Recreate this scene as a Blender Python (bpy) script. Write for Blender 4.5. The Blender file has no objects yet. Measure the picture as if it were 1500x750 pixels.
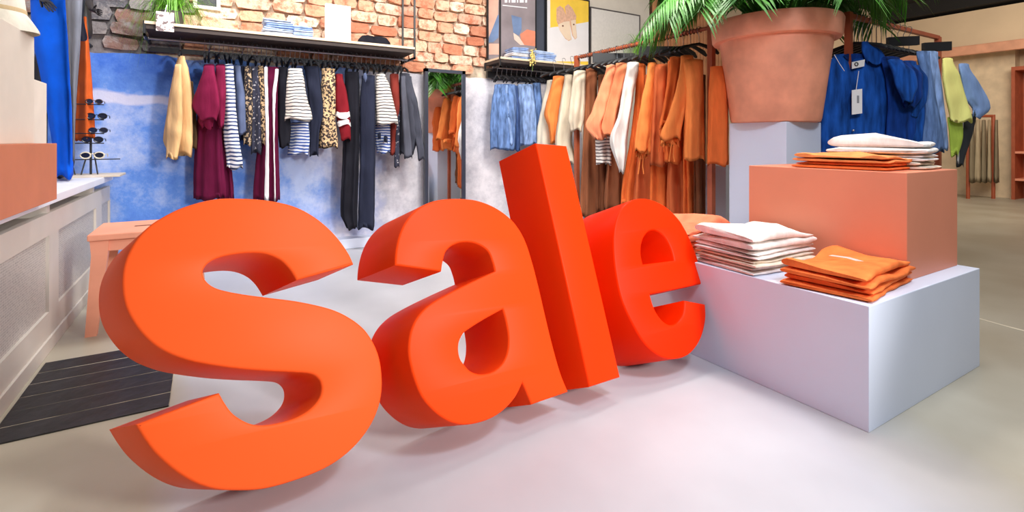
import bpy, bmesh, math, random
from mathutils import Vector, Matrix, noise
R = math.radians
rnd = random.Random(7)
C = bpy.context.scene.collection
SC = bpy.context.scene

# ------------------------------------------------------------------ camera
H = 1.1
FPX = 736.0
A = math.atan(440/736)
SA, CA = math.sin(A), math.cos(A)
FWD = Vector((SA, CA, 0)); RGT = Vector((CA, -SA, 0)); UP = Vector((0, 0, 1))
cam_d = bpy.data.cameras.new('camera')
cam_d.sensor_width = 36; cam_d.lens = FPX/1500*36
cam_d.shift_y = -(375-205)/1500
cam_d.clip_end = 100
cam = bpy.data.objects.new('camera', cam_d); C.objects.link(cam)
cam.location = (0, 0, H); cam.rotation_euler = (R(90), 0, -A)
SC.camera = cam

# ------------------------------------------------------------------ world, light, exposure
SC.view_settings.view_transform = 'Standard'
SC.view_settings.look = 'None'
SC.view_settings.gamma = 1
SC.view_settings.exposure = -0.12
w = bpy.data.worlds.new('world'); SC.world = w; w.use_nodes = True
w.node_tree.nodes['Background'].inputs[0].default_value = (1.0, 0.97, 0.95, 1)
w.node_tree.nodes['Background'].inputs[1].default_value = 0.15

def area(name, loc, target, size, energy, col, sy=None):
    l = bpy.data.lights.new(name, 'AREA'); l.energy = energy; l.color = col
    l.size = size
    if sy: l.shape = 'RECTANGLE'; l.size_y = sy
    o = bpy.data.objects.new(name, l); C.objects.link(o); o.location = loc
    o.rotation_euler = (Vector(target)-Vector(loc)).to_track_quat('-Z', 'Y').to_euler()
    return o
area('fill_plinth', (1.55, 0.1, 2.7), (2.3, 1.4, 0.2), 0.4, 48, (0.74, 0.85, 1.0))  # added fill for the plinth's left face, no real lamp
area('fill_front', (2.0, -0.6, 3.3), (1.4, 1.4, 0), 0.8, 27, (1.0, 0.95, 0.90))  # unseen area light added above the floor before the letters
area('fill_back_wall', (1.0, 3.6, 3.3), (1.1, 5.4, 1.2), 2.4, 82, (1.0, 0.97, 0.94), 0.6)  # added light that brightens the bricks and the back wall
area('fill_blue_wall', (-0.2, 3.9, 3.3), (-0.5, 5.4, 1.2), 1.2, 42, (0.97, 0.97, 1.0), 0.5)  # extra fill put in to lift the blue wall on the left
area('fill_orange_rack', (2.5, 2.5, 3.1), (3.7, 3.4, 1.3), 0.7, 95, (1.0, 0.95, 0.88))  # light added to brighten the orange clothes
area('fill_denim_rack', (2.9, 1.0, 3.4), (4.3, 1.8, 1.3), 0.8, 46, (1.0, 0.95, 0.88))  # unseen light added for the denim jackets and the yellow tee
area('fill_far_right', (9.5, 1.6, 3.5), (12.5, 3.2, 1.0), 2.0, 150, (1.0, 0.88, 0.72))  # added light for the far right wall, out of view
area('fill_far_floor', (6.5, 0.8, 3.5), (7.0, 1.0, 0.0), 1.5, 45, (1.0, 0.90, 0.76))  # added fill over the far floor, no fixture there
sl = bpy.data.lights.new('letter_spot', 'SPOT'); sl.energy = 1000; sl.color = (1.0, 0.96, 0.92); sl.spot_size = R(40); sl.spot_blend = 0.3; sl.shadow_soft_size = 0.3  # unseen spot added to brighten the letter fronts
so = bpy.data.objects.new('letter_spot', sl); C.objects.link(so); so.location = (2.7, -2.4, 2.3)
so.rotation_euler = (Vector((0.72, 1.7, 0.75))-so.location).to_track_quat('-Z', 'Y').to_euler()

# ------------------------------------------------------------------ pixel helpers (measured points of the room)
def P(u, v, D): return FWD*D + RGT*((u-750)/FPX*D) + UP*(H-(v-205)/FPX*D)
def DY(u, Y): return Y/(CA-(u-750)/FPX*SA)
def DX(u, X): return X/(SA+(u-750)/FPX*CA)
def onY(u, v, Y): return P(u, v, DY(u, Y))
def onX(u, v, X): return P(u, v, DX(u, X))
def onZ(u, v, z=0.0): return P(u, v, (H-z)*FPX/(v-205))

# ------------------------------------------------------------------ materials
MATS = {}
def nodes(m): m.use_nodes = True; return m.node_tree.nodes, m.node_tree.links
def lin(c):
    return tuple(((x/255)/12.92 if x/255 <= 0.04045 else ((x/255+0.055)/1.055)**2.4) for x in c)
def mat(name, col, rough=0.6, metal=0.0, var=0.08, scale=6.0, bump=0.0, bscale=60.0, coat=0.0, spec=0.5, transl=0.0):
    if name in MATS: return MATS[name]
    m = bpy.data.materials.new(name); N, L = nodes(m); b = N['Principled BSDF']
    c = lin(col)
    b.inputs['Roughness'].default_value = rough; b.inputs['Metallic'].default_value = metal
    b.inputs['Coat Weight'].default_value = coat; b.inputs['Specular IOR Level'].default_value = spec
    tc = N.new('ShaderNodeTexCoord')
    nz = N.new('ShaderNodeTexNoise'); nz.inputs['Scale'].default_value = scale; nz.inputs['Detail'].default_value = 5
    mp_ = N.new('ShaderNodeMapping'); mp_.inputs['Scale'].default_value = (1.6, 1.6, 0.3) if name.startswith('cloth') else (1, 1, 1)
    L.new(tc.outputs['Object'], mp_.inputs['Vector']); L.new(mp_.outputs['Vector'], nz.inputs['Vector'])
    cr = N.new('ShaderNodeValToRGB')
    cr.color_ramp.elements[0].position = 0.3; cr.color_ramp.elements[1].position = 0.7
    cr.color_ramp.elements[0].color = tuple(max(0, x*(1-var*2)) for x in c)+(1,)
    cr.color_ramp.elements[1].color = tuple(min(1, x*(1+var)) for x in c)+(1,)
    L.new(nz.outputs['Fac'], cr.inputs['Fac']); L.new(cr.outputs['Color'], b.inputs['Base Color'])
    if bump:
        n2 = N.new('ShaderNodeTexNoise'); n2.inputs['Scale'].default_value = bscale; n2.inputs['Detail'].default_value = 4
        L.new(mp_.outputs['Vector'], n2.inputs['Vector'])
        bp = N.new('ShaderNodeBump'); bp.inputs['Strength'].default_value = bump; bp.inputs['Distance'].default_value = 0.01
        L.new(n2.outputs['Fac'], bp.inputs['Height']); L.new(bp.outputs['Normal'], b.inputs['Normal'])
    MATS[name] = m
    return m
def cloth(name, col, var=0.12, scale=9, bump=0.35):
    m = mat('cloth_'+name, col, rough=0.9, var=var, scale=scale, bump=bump, bscale=28, spec=0.15)
    return m
def stripes(name, c1, c2, period=0.03, duty=0.45, warp=0.004):
    key = 'stripes_'+name
    if key in MATS: return MATS[key]
    m = bpy.data.materials.new(key); N, L = nodes(m); b = N['Principled BSDF']; b.inputs['Roughness'].default_value = 0.9
    tc = N.new('ShaderNodeTexCoord'); sp = N.new('ShaderNodeSeparateXYZ'); L.new(tc.outputs['Object'], sp.inputs[0])
    nz = N.new('ShaderNodeTexNoise'); nz.inputs['Scale'].default_value = 7; L.new(tc.outputs['Object'], nz.inputs['Vector'])
    ma = N.new('ShaderNodeMath'); ma.operation = 'MULTIPLY_ADD'; ma.inputs[1].default_value = warp*10
    L.new(nz.outputs['Fac'], ma.inputs[0]); L.new(sp.outputs['Z'], ma.inputs[2])
    mo = N.new('ShaderNodeMath'); mo.operation = 'DIVIDE'; L.new(ma.outputs[0], mo.inputs[0]); mo.inputs[1].default_value = period
    fr = N.new('ShaderNodeMath'); fr.operation = 'FRACT'; L.new(mo.outputs[0], fr.inputs[0])
    gt = N.new('ShaderNodeMath'); gt.operation = 'LESS_THAN'; L.new(fr.outputs[0], gt.inputs[0]); gt.inputs[1].default_value = duty
    mx = N.new('ShaderNodeMix'); mx.data_type = 'RGBA'; L.new(gt.outputs[0], mx.inputs['Factor'])
    mx.inputs['A'].default_value = lin(c1)+(1,); mx.inputs['B'].default_value = lin(c2)+(1,)
    L.new(mx.outputs['Result'], b.inputs['Base Color'])
    MATS[key] = m; return m
def spots(name, c1, c2, scale=45, th=0.42):
    key = 'spots_'+name
    if key in MATS: return MATS[key]
    m = bpy.data.materials.new(key); N, L = nodes(m); b = N['Principled BSDF']; b.inputs['Roughness'].default_value = 0.9
    tc = N.new('ShaderNodeTexCoord')
    nz = N.new('ShaderNodeTexNoise'); nz.inputs['Scale'].default_value = scale; nz.inputs['Detail'].default_value = 2; nz.inputs['Roughness'].default_value = 0.6
    L.new(tc.outputs['Object'], nz.inputs['Vector'])
    cr = N.new('ShaderNodeValToRGB'); cr.color_ramp.interpolation = 'CONSTANT'
    cr.color_ramp.elements[0].color = lin(c2)+(1,); cr.color_ramp.elements[1].color = lin(c1)+(1,); cr.color_ramp.elements[1].position = th
    L.new(nz.outputs['Fac'], cr.inputs['Fac']); L.new(cr.outputs['Color'], b.inputs['Base Color'])
    MATS[key] = m; return m

def brick_mat(name, cols, bump=0.8):
    m = bpy.data.materials.new(name); N, L = nodes(m); b = N['Principled BSDF']; b.inputs['Roughness'].default_value = 0.95
    oi = N.new('ShaderNodeObjectInfo'); cr = N.new('ShaderNodeValToRGB')
    e = cr.color_ramp.elements
    e[0].color = lin(cols[0])+(1,); e[1].color = lin(cols[-1])+(1,)
    for i, c in enumerate(cols[1:-1]):
        n = e.new((i+1)/(len(cols)-1)); n.color = lin(c)+(1,)
    L.new(oi.outputs['Random'], cr.inputs['Fac'])
    tc = N.new('ShaderNodeTexCoord'); gm = N.new('ShaderNodeNewGeometry')
    nz = N.new('ShaderNodeTexNoise'); nz.inputs['Scale'].default_value = 9; nz.inputs['Detail'].default_value = 8; nz.inputs['Roughness'].default_value = 0.75
    L.new(gm.outputs['Position'], nz.inputs['Vector'])
    r2 = N.new('ShaderNodeValToRGB'); r2.color_ramp.elements[0].position = 0.47; r2.color_ramp.elements[1].position = 0.62
    L.new(nz.outputs['Fac'], r2.inputs['Fac'])
    mx = N.new('ShaderNodeMix'); mx.data_type = 'RGBA'
    L.new(r2.outputs['Color'], mx.inputs['Factor']); L.new(cr.outputs['Color'], mx.inputs['A'])
    mx.inputs['B'].default_value = lin(cols[len(cols)//2])+(1,)
    L.new(mx.outputs['Result'], b.inputs['Base Color'])
    bp = N.new('ShaderNodeBump'); bp.inputs['Strength'].default_value = bump; bp.inputs['Distance'].default_value = 0.02
    n3 = N.new('ShaderNodeTexNoise'); n3.inputs['Scale'].default_value = 30; n3.inputs['Detail'].default_value = 6
    L.new(gm.outputs['Position'], n3.inputs['Vector'])
    L.new(n3.outputs['Fac'], bp.inputs['Height']); L.new(bp.outputs['Normal'], b.inputs['Normal'])
    return m
M_BRICK = brick_mat('brick_warm', [(206, 132, 98), (234, 204, 172), (218, 162, 128), (242, 224, 200), (190, 116, 86), (232, 198, 168), (212, 154, 122), (238, 216, 190)])
M_BRICKG = brick_mat('brick_grey', [(84, 82, 88), (120, 116, 120), (150, 142, 140), (98, 92, 94), (160, 110, 88)])
M_MORTAR = mat('mortar', (214, 194, 170), 0.95, var=0.2, scale=14, bump=0.8, bscale=40)
M_MORTARG = mat('mortar_grey', (120, 114, 114), 0.95, var=0.2, scale=14, bump=0.8, bscale=40)

def plaster_mat():
    m = bpy.data.materials.new('painted_plaster'); N, L = nodes(m); b = N['Principled BSDF']; b.inputs['Roughness'].default_value = 0.85
    gm = N.new('ShaderNodeNewGeometry'); sp = N.new('ShaderNodeSeparateXYZ'); L.new(gm.outputs['Position'], sp.inputs[0])
    def nzn(scale, det=6, ro=0.6):
        n = N.new('ShaderNodeTexNoise'); n.inputs['Scale'].default_value = scale; n.inputs['Detail'].default_value = det
        n.inputs['Roughness'].default_value = ro; L.new(gm.outputs['Position'], n.inputs['Vector']); return n
    # blue paint cloudy
    n1 = nzn(1.6, 8, 0.7); c1 = N.new('ShaderNodeValToRGB')
    e = c1.color_ramp.elements; e[0].position = 0.36; e[0].color = lin((60, 108, 205))+(1,)
    e[1].position = 0.66; e[1].color = lin((178, 194, 232))+(1,)
    k = e.new(0.5); k.color = lin((96, 142, 222))+(1,)
    L.new(n1.outputs['Fac'], c1.inputs['Fac'])
    # grey / white plaster
    n2 = nzn(2.2, 8, 0.7); c2 = N.new('ShaderNodeValToRGB')
    e = c2.color_ramp.elements; e[0].position = 0.38; e[0].color = lin((184, 182, 192))+(1,)
    e[1].position = 0.6; e[1].color = lin((238, 234, 240))+(1,)
    L.new(n2.outputs['Fac'], c2.inputs['Fac'])
    # where blue: by X with noise
    n3 = nzn(1.1, 5, 0.6)
    ma = N.new('ShaderNodeMath'); ma.operation = 'MULTIPLY_ADD'; ma.inputs[1].default_value = 2.2
    L.new(n3.outputs['Fac'], ma.inputs[0]); L.new(sp.outputs['X'], ma.inputs[2])
    mr = N.new('ShaderNodeMapRange'); mr.inputs['From Min'].default_value = 1.75; mr.inputs['From Max'].default_value = 2.45
    L.new(ma.outputs[0], mr.inputs['Value'])
    # whitish stripe across the blue
    ad = N.new('ShaderNodeMath'); ad.operation = 'MULTIPLY_ADD'; ad.inputs[1].default_value = 0.35
    n4 = nzn(2.0, 3, 0.5); L.new(n4.outputs['Fac'], ad.inputs[0]); L.new(sp.outputs['Z'], ad.inputs[2])
    sb = N.new('ShaderNodeMath'); sb.operation = 'SUBTRACT'; L.new(ad.outputs[0], sb.inputs[0]); sb.inputs[1].default_value = 1.63
    ab = N.new('ShaderNodeMath'); ab.operation = 'ABSOLUTE'; L.new(sb.outputs[0], ab.inputs[0])
    lt = N.new('ShaderNodeMapRange'); lt.inputs['From Min'].default_value = 0.035; lt.inputs['From Max'].default_value = 0.06
    lt.inputs['To Min'].default_value = 0.75; lt.inputs['To Max'].default_value = 0.0
    L.new(ab.outputs[0], lt.inputs['Value'])
    m1 = N.new('ShaderNodeMix'); m1.data_type = 'RGBA'; L.new(lt.outputs[0], m1.inputs['Factor'])
    L.new(c1.outputs['Color'], m1.inputs['A']); m1.inputs['B'].default_value = lin((214, 214, 232))+(1,)
    m2 = N.new('ShaderNodeMix'); m2.data_type = 'RGBA'; L.new(mr.outputs[0], m2.inputs['Factor'])
    L.new(m1.outputs['Result'], m2.inputs['A']); L.new(c2.outputs['Color'], m2.inputs['B'])
    L.new(m2.outputs['Result'], b.inputs['Base Color'])
    bp = N.new('ShaderNodeBump'); bp.inputs['Strength'].default_value = 0.4; bp.inputs['Distance'].default_value = 0.02
    n5 = nzn(12, 8, 0.7); L.new(n5.outputs['Fac'], bp.inputs['Height']); L.new(bp.outputs['Normal'], b.inputs['Normal'])
    return m
def floor_mat():
    m = bpy.data.materials.new('poured_floor'); N, L = nodes(m); b = N['Principled BSDF']
    gm = N.new('ShaderNodeNewGeometry'); sp = N.new('ShaderNodeSeparateXYZ'); L.new(gm.outputs['Position'], sp.inputs[0])
    n = N.new('ShaderNodeTexNoise'); n.inputs['Scale'].default_value = 1.3; n.inputs['Detail'].default_value = 7; L.new(gm.outputs['Position'], n.inputs['Vector'])
    c = N.new('ShaderNodeValToRGB'); e = c.color_ramp.elements
    e[0].position = 0.35; e[0].color = lin((166, 158, 140))+(1,); e[1].position = 0.68; e[1].color = lin((186, 180, 164))+(1,)
    L.new(n.outputs['Fac'], c.inputs['Fac'])
    # brightness painted into the colour over the middle of the sales floor, from beside the plank hatch to the white plinth
    c2 = N.new('ShaderNodeValToRGB'); e = c2.color_ramp.elements
    e[0].position = 0.35; e[0].color = lin((176, 176, 182))+(1,); e[1].position = 0.68; e[1].color = lin((192, 192, 198))+(1,)
    L.new(n.outputs['Fac'], c2.inputs['Fac'])
    n2 = N.new('ShaderNodeTexNoise'); n2.inputs['Scale'].default_value = 2.2; n2.inputs['Detail'].default_value = 4; L.new(gm.outputs['Position'], n2.inputs['Vector'])
    a1 = N.new('ShaderNodeMath'); a1.operation = 'MULTIPLY_ADD'; a1.inputs[1].default_value = 0.12
    L.new(n2.outputs['Fac'], a1.inputs[0]); L.new(sp.outputs['X'], a1.inputs[2])
    r1 = N.new('ShaderNodeMapRange'); r1.inputs['From Min'].default_value = -0.12; r1.inputs['From Max'].default_value = -0.02
    L.new(a1.outputs[0], r1.inputs['Value'])
    # right border follows the plinth's corner outward
    a2 = N.new('ShaderNodeMath'); a2.operation = 'MULTIPLY_ADD'; a2.inputs[1].default_value = -0.55
    L.new(sp.outputs['Y'], a2.inputs[0]); L.new(a1.outputs[0], a2.inputs[2])
    r2 = N.new('ShaderNodeMapRange'); r2.inputs['From Min'].default_value = 1.45; r2.inputs['From Max'].default_value = 2.0
    r2.inputs['To Min'].default_value = 1; r2.inputs['To Max'].default_value = 0
    L.new(a2.outputs[0], r2.inputs['Value'])
    mu = N.new('ShaderNodeMath'); mu.operation = 'MULTIPLY'; L.new(r1.outputs[0], mu.inputs[0]); L.new(r2.outputs[0], mu.inputs[1])
    mx = N.new('ShaderNodeMix'); mx.data_type = 'RGBA'; L.new(mu.outputs[0], mx.inputs['Factor'])
    L.new(c.outputs['Color'], mx.inputs['A']); L.new(c2.outputs['Color'], mx.inputs['B'])
    L.new(mx.outputs['Result'], b.inputs['Base Color'])
    rr = N.new('ShaderNodeMapRange'); rr.inputs['To Min'].default_value = 0.32; rr.inputs['To Max'].default_value = 0.5
    L.new(n.outputs['Fac'], rr.inputs['Value']); L.new(rr.outputs[0], b.inputs['Roughness'])
    bp = N.new('ShaderNodeBump'); bp.inputs['Strength'].default_value = 0.06; n3 = N.new('ShaderNodeTexNoise'); n3.inputs['Scale'].default_value = 18
    L.new(gm.outputs['Position'], n3.inputs['Vector']); L.new(n3.outputs['Fac'], bp.inputs['Height']); L.new(bp.outputs['Normal'], b.inputs['Normal'])
    return m
M_WHITE = mat('white_laminate', (218, 226, 244), 0.45, var=0.02, scale=2)
M_WHITEW = mat('warm_white', (226, 216, 202), 0.6, var=0.03)
M_PINK = mat('salmon_laminate', (226, 140, 108), 0.45, var=0.03, scale=3)
M_TERRA = mat('terracotta', (240, 160, 126), 0.7, var=0.12, scale=5, bump=0.25, bscale=14)
M_WOODP = mat('peach_painted_wood', (236, 160, 130), 0.6, var=0.06, scale=4)
M_BLACK = mat('black_steel', (26, 26, 30), 0.45, var=0.1)
M_HANG = mat('black_hanger_plastic', (24, 24, 28), 0.5, var=0.1)
M_CHROME = mat('hook_wire', (150, 150, 156), 0.3, metal=0.9, var=0.02)
M_COPPER = mat('rust_painted_steel', (170, 84, 52), 0.5, var=0.1)
M_BEIGEW = mat('birch_board', (232, 208, 176), 0.6, var=0.05)
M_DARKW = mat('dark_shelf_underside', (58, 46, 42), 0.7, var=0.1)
M_COVER = mat('greige_cover_paint', (206, 198, 188), 0.5, var=0.03, scale=3)
M_LEAF = mat('palm_green', (66, 134, 36), 0.5, var=0.35, scale=3, spec=0.4)
M_LEAF2 = mat('grass_green', (130, 196, 60), 0.5, var=0.3, scale=5)
M_STEM = mat('stem_green', (96, 130, 52), 0.6)
M_SOIL = mat('soil', (60, 44, 34), 0.95, bump=0.8)
M_MANN = mat('black_mannequin', (26, 30, 46), 0.35, var=0.05)
M_PAPER = mat('white_paper', (240, 238, 236), 0.7, var=0.01)
M_BEIGEWALL = mat('beige_wall_paint', (214, 190, 160), 0.8, var=0.03, scale=2)
M_DARKCEIL = mat('dark_ceiling', (30, 28, 28), 0.9)

# ------------------------------------------------------------------ builders
def tag(o, label=None, cat=None, group=None, kind=None):
    if label: o['label'] = label
    if cat: o['category'] = cat
    if group: o['group'] = group
    if kind: o['kind'] = kind
    return o
def root(name, loc, label=None, cat=None, group=None):
    o = bpy.data.objects.new(name, None); C.objects.link(o); o.location = loc; o.empty_display_size = 0.1
    bpy.context.view_layer.update
    return tag(o, label, cat, group)
def wloc(o):
    v = Vector(o.location)
    while o.parent: o = o.parent; v = v + Vector(o.location)
    return v
def finish(name, bm, m, parent=None, loc=None, smooth=False, angle=40):
    """bm is in world coordinates; origin put at loc (or at the bottom middle)"""
    bm.verts.ensure_lookup_table()
    if loc is None:
        xs = [v.co.x for v in bm.verts]; ys = [v.co.y for v in bm.verts]; zs = [v.co.z for v in bm.verts]
        loc = Vector(((min(xs)+max(xs))/2, (min(ys)+max(ys))/2, min(zs)))
    loc = Vector(loc)
    bmesh.ops.translate(bm, verts=bm.verts, vec=-loc)
    bmesh.ops.recalc_face_normals(bm, faces=bm.faces)
    me = bpy.data.meshes.new(name); bm.to_mesh(me); bm.free()
    me.materials.append(m)
    if smooth:
        me.shade_smooth()
        if angle < 179: me.set_sharp_from_angle(angle=R(angle))
    o = bpy.data.objects.new(name, me); C.objects.link(o)
    if parent: o.parent = parent; o.location = loc-wloc(parent)
    else: o.location = loc
    return o
def box(bm, x0, x1, y0, y1, z0, z1, bev=0.0, mtx=None):
    r = bmesh.ops.create_cube(bm, size=1)
    vs = r['verts']
    for v in vs: v.co = Vector((x0+(v.co.x+.5)*(x1-x0), y0+(v.co.y+.5)*(y1-y0), z0+(v.co.z+.5)*(z1-z0)))
    if bev:
        es = list({e for v in vs for e in v.link_edges})
        rr = bmesh.ops.bevel(bm, geom=es, offset=bev, segments=2, affect='EDGES', profile=0.6)
        vs = list({v for f in rr['faces'] for v in f.verts} | {v for v in vs if v.is_valid})
    if mtx is not None:
        for v in vs: v.co = mtx @ v.co
    return vs
def boxo(name, b, m, parent=None, bev=0.0, **k):
    bm = bmesh.new(); box(bm, *b, bev=bev); return finish(name, bm, m, parent, **k)
def tube(bm, pts, r, n=6, cap=True):
    pts = [Vector(p) for p in pts]
    rs = r if isinstance(r, (list, tuple)) else [r]*len(pts)
    rings = []
    ref = None
    for i, p in enumerate(pts):
        d = (pts[min(i+1, len(pts)-1)]-pts[max(i-1, 0)]).normalized()
        if ref is None or abs(d.dot(ref)) > 0.98: ref = Vector((0, 0, 1)) if abs(d.z) < 0.9 else Vector((1, 0, 0))
        a = d.cross(ref).normalized(); b = d.cross(a).normalized(); ref = b.cross(d).normalized() if False else ref
        rings.append([bm.verts.new(p+(a*math.cos(2*math.pi*k/n)+b*math.sin(2*math.pi*k/n))*rs[i]) for k in range(n)])
    for i in range(len(rings)-1):
        for k in range(n): bm.faces.new((rings[i][k], rings[i][(k+1) % n], rings[i+1][(k+1) % n], rings[i+1][k]))
    if cap:
        bm.faces.new(rings[0]); bm.faces.new(rings[-1][::-1])
def tubeo(name, pts, r, m, parent=None, n=8):
    bm = bmesh.new(); tube(bm, pts, r, n); return finish(name, bm, m, parent, smooth=True)
def lathe(bm, cx, cy, prof, n=48):
    rings = [[bm.verts.new((cx+r*math.cos(2*math.pi*k/n), cy+r*math.sin(2*math.pi*k/n), z)) for k in range(n)] for r, z in prof]
    for i in range(len(rings)-1):
        for k in range(n): bm.faces.new((rings[i][k], rings[i][(k+1) % n], rings[i+1][(k+1) % n], rings[i+1][k]))
    bm.faces.new(rings[0]); bm.faces.new(rings[-1][::-1])
def interp(rows, t):
    n = len(rows)-1; x = t*n; i = min(int(x), n-1); f = x-i
    p0 = rows[max(i-1, 0)]; p1 = rows[i]; p2 = rows[i+1]; p3 = rows[min(i+2, n)]
    out = []
    for a, b, c, d in zip(p0, p1, p2, p3):
        # smooth but not overshooting
        m1 = (c-a)/2 if (b-a)*(c-b) > 0 else 0; m2 = (d-b)/2 if (c-b)*(d-c) > 0 else 0
        f2 = f*f; f3 = f2*f
        out.append((2*f3-3*f2+1)*b+(f3-2*f2+f)*m1+(-2*f3+3*f2)*c+(f3-f2)*m2)
    return out

def drape(rows, plane, depth=0.16, folds=5, amp=0.25, seed=0, nseg=44, nlev=26, hem=0.012, wob=0.007, top=0.35, box_=0.75, off=0.0):
    """hanging cloth: closed cross-sections with pleats, lofted downwards. rows: (v,u0,u1) measured at the plane"""
    rr = random.Random(seed); ph = rr.random()*6.28; ph2 = rr.random()*6.28
    um = sum((r[1]+r[2])/2 for r in rows)/len(rows)
    D = (DY(um, plane[1]) if plane[0] == 'Y' else DX(um, plane[1])) + off
    # resample rows evenly in v
    vs = [r[0] for r in rows]; v0, v1 = vs[0], vs[-1]
    def at(v):
        for i in range(len(vs)-1):
            if v <= vs[i+1] or i == len(vs)-2:
                t = (i+(v-vs[i])/(vs[i+1]-vs[i]))/(len(vs)-1)
                return interp([(r[1], r[2]) for r in rows], min(max(t, 0), 1))
    bm = bmesh.new(); rings = []
    for L_ in range(nlev+1):
        t = L_/nlev; v = v0+(v1-v0)*t
        a, b = at(v)
        uc = (a+b)/2; hw = (b-a)/2/FPX*D
        base = P(uc, v, D)
        ray = Vector((base.x, base.y, 0)).normalized()
        dp = depth/2*(top+(1-top)*min(1, t*4)**0.6)
        ring = []
        pl = amp*min(1, 0.15+t*1.1)
        for k in range(nseg):
            th = 2*math.pi*k/nseg
            c, s = math.cos(th), math.sin(th)
            cx = math.copysign(abs(c)**box_, c); sx = math.copysign(abs(s)**box_, s)
            f = 0.5+0.5*math.cos(folds*th+ph+0.9*math.sin(2.2*t+ph2)+0.6*math.sin(th*2+ph2))
            g = 0.5+0.5*math.cos((folds*2-1)*th+ph2+1.3*t)
            q = 1-pl*(0.75*f+0.25*g)*(abs(s)**0.6)
            q2 = 1-0.25*pl*f
            p = base + RGT*(cx*hw*q2) + ray*(sx*dp*q)
            p += UP*(hem*t*t*math.sin(th*3+ph)+hem*0.5*t*t*math.cos(folds*th+ph))
            n_ = noise.noise(p*9+Vector((seed*3.1, 0, 0)))
            p += ray*(wob*2.5*n_)
            p += RGT*(wob*0.5*noise.noise(p*14+Vector((0, seed*1.7, 0))))
            ring.append(bm.verts.new(p))
        rings.append(ring)
    for i in range(nlev):
        for k in range(nseg): bm.faces.new((rings[i][k], rings[i][(k+1) % nseg], rings[i+1][(k+1) % nseg], rings[i+1][k]))
    # rounded top and inner hem
    ctop = sum((v.co for v in rings[0]), Vector())/nseg
    r2 = [bm.verts.new(ctop+(v.co-ctop)*0.6+UP*0.006) for v in rings[0]]
    for k in range(nseg): bm.faces.new((rings[0][(k+1) % nseg], rings[0][k], r2[k], r2[(k+1) % nseg]))
    bm.faces.new(r2)
    cb = sum((v.co for v in rings[-1]), Vector())/nseg
    r3 = [bm.verts.new(cb+(v.co-cb)*0.9+UP*0.05) for v in rings[-1]]
    for k in range(nseg): bm.faces.new((rings[-1][k], rings[-1][(k+1) % nseg], r3[(k+1) % nseg], r3[k]))
    bm.faces.new(r3[::-1])
    return bm
SEED = [1]
def garment(name, rows, plane, m, label, cat, group=None, parts=(), **k):
    SEED[0] += 1
    o = finish(name, drape(rows, plane, seed=SEED[0], **k), m, smooth=True, angle=180)
    tag(o, label, cat, group)
    for pn, prow, pm, pk in parts:
        SEED[0] += 1
        kk = dict(k); kk.update(pk)
        finish(pn, drape(prow, plane, seed=SEED[0], **kk), pm, parent=o, smooth=True, angle=180)
    return o
def hanger(p_rail, direction, drop=0.09, half=0.19, label='', group=None, thick=0.009, slope=0.05, mm=None, flat=False):
    """p_rail: point on the rail axis; direction: horizontal unit vector of the arms"""
    d = Vector(direction).normalized(); p = Vector(p_rail)
    rt = root('clothes_hanger', p-UP*drop, label, 'hanger', group)
    bm = bmesh.new(); pts = []
    for i in range(9):
        a = math.pi*(-0.15+1.2*i/8)
        pts.append(p+d*(0.022*math.cos(a))+UP*(0.006+0.020*math.sin(a)))
    pts = pts[::-1] if False else pts
    pts += [p+d*(-0.012)-UP*0.03, p-UP*0.05, p-UP*drop]
    tube(bm, pts, 0.0026, 5)
    finish('hook', bm, mm or M_CHROME, rt, smooth=True)
    bm = bmesh.new(); q = p-UP*drop
    ar = [q-d*half-UP*(slope+0.012), q-d*half*0.8-UP*slope*0.75, q-d*half*0.35-UP*slope*0.2, q+UP*0.004, q+d*half*0.35-UP*slope*0.2, q+d*half*0.8-UP*slope*0.75, q+d*half-UP*(slope+0.012)]
    tube(bm, ar, [thick*0.8, thick*1.4, thick*1.1, thick, thick*1.1, thick*1.4, thick*0.8], 6)
    finish('arm', bm, M_HANG, rt, smooth=True)
    return rt
def copy_tree(o, loc, label=None, rotz=None):
    r = o.copy(); C.objects.link(r); r.location = loc
    if rotz is not None: r.rotation_euler.z = rotz
    if label: r['label'] = label
    for ch in list(o.children):
        c = ch.copy(); C.objects.link(c); c.parent = r
        for g in list(ch.children):
            d = g.copy(); C.objects.link(d); d.parent = c
    return r

# ================================================================== the setting
YW = 5.38          # back wall
XL = -1.3          # left wall
XF = 13.2          # far right wall
boxo('floor', (-1.5, 14.5, -2.6, 5.6, -0.06, 0.0), floor_mat())['kind'] = 'structure'
wb = boxo('wall_back', (XL-0.1, XF, YW, YW+0.2, 0, 3.9), M_MORTAR); wb['kind'] = 'structure'
wl = boxo('wall_left', (XL-0.12, XL, 1.6, YW, 0, 3.9), M_WHITEW); wl['kind'] = 'structure'
wr = boxo('wall_right', (XF, XF+0.2, -1.5, YW+0.2, 0, 3.62), M_BEIGEWALL); wr['kind'] = 'structure'
cl = boxo('ceiling', (5.2, 14, -1.5, 5.6, 3.9, 4.0), M_DARKCEIL); cl['kind'] = 'structure'
for b in ((XF-0.9, XF-0.1, -1.5, 5.38, 3.62, 3.9), (9.0, 9.25, -1.5, 5.38, 3.72, 3.9)):
    boxo('trim_1', b, M_DARKCEIL)['kind'] = 'structure'
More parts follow.
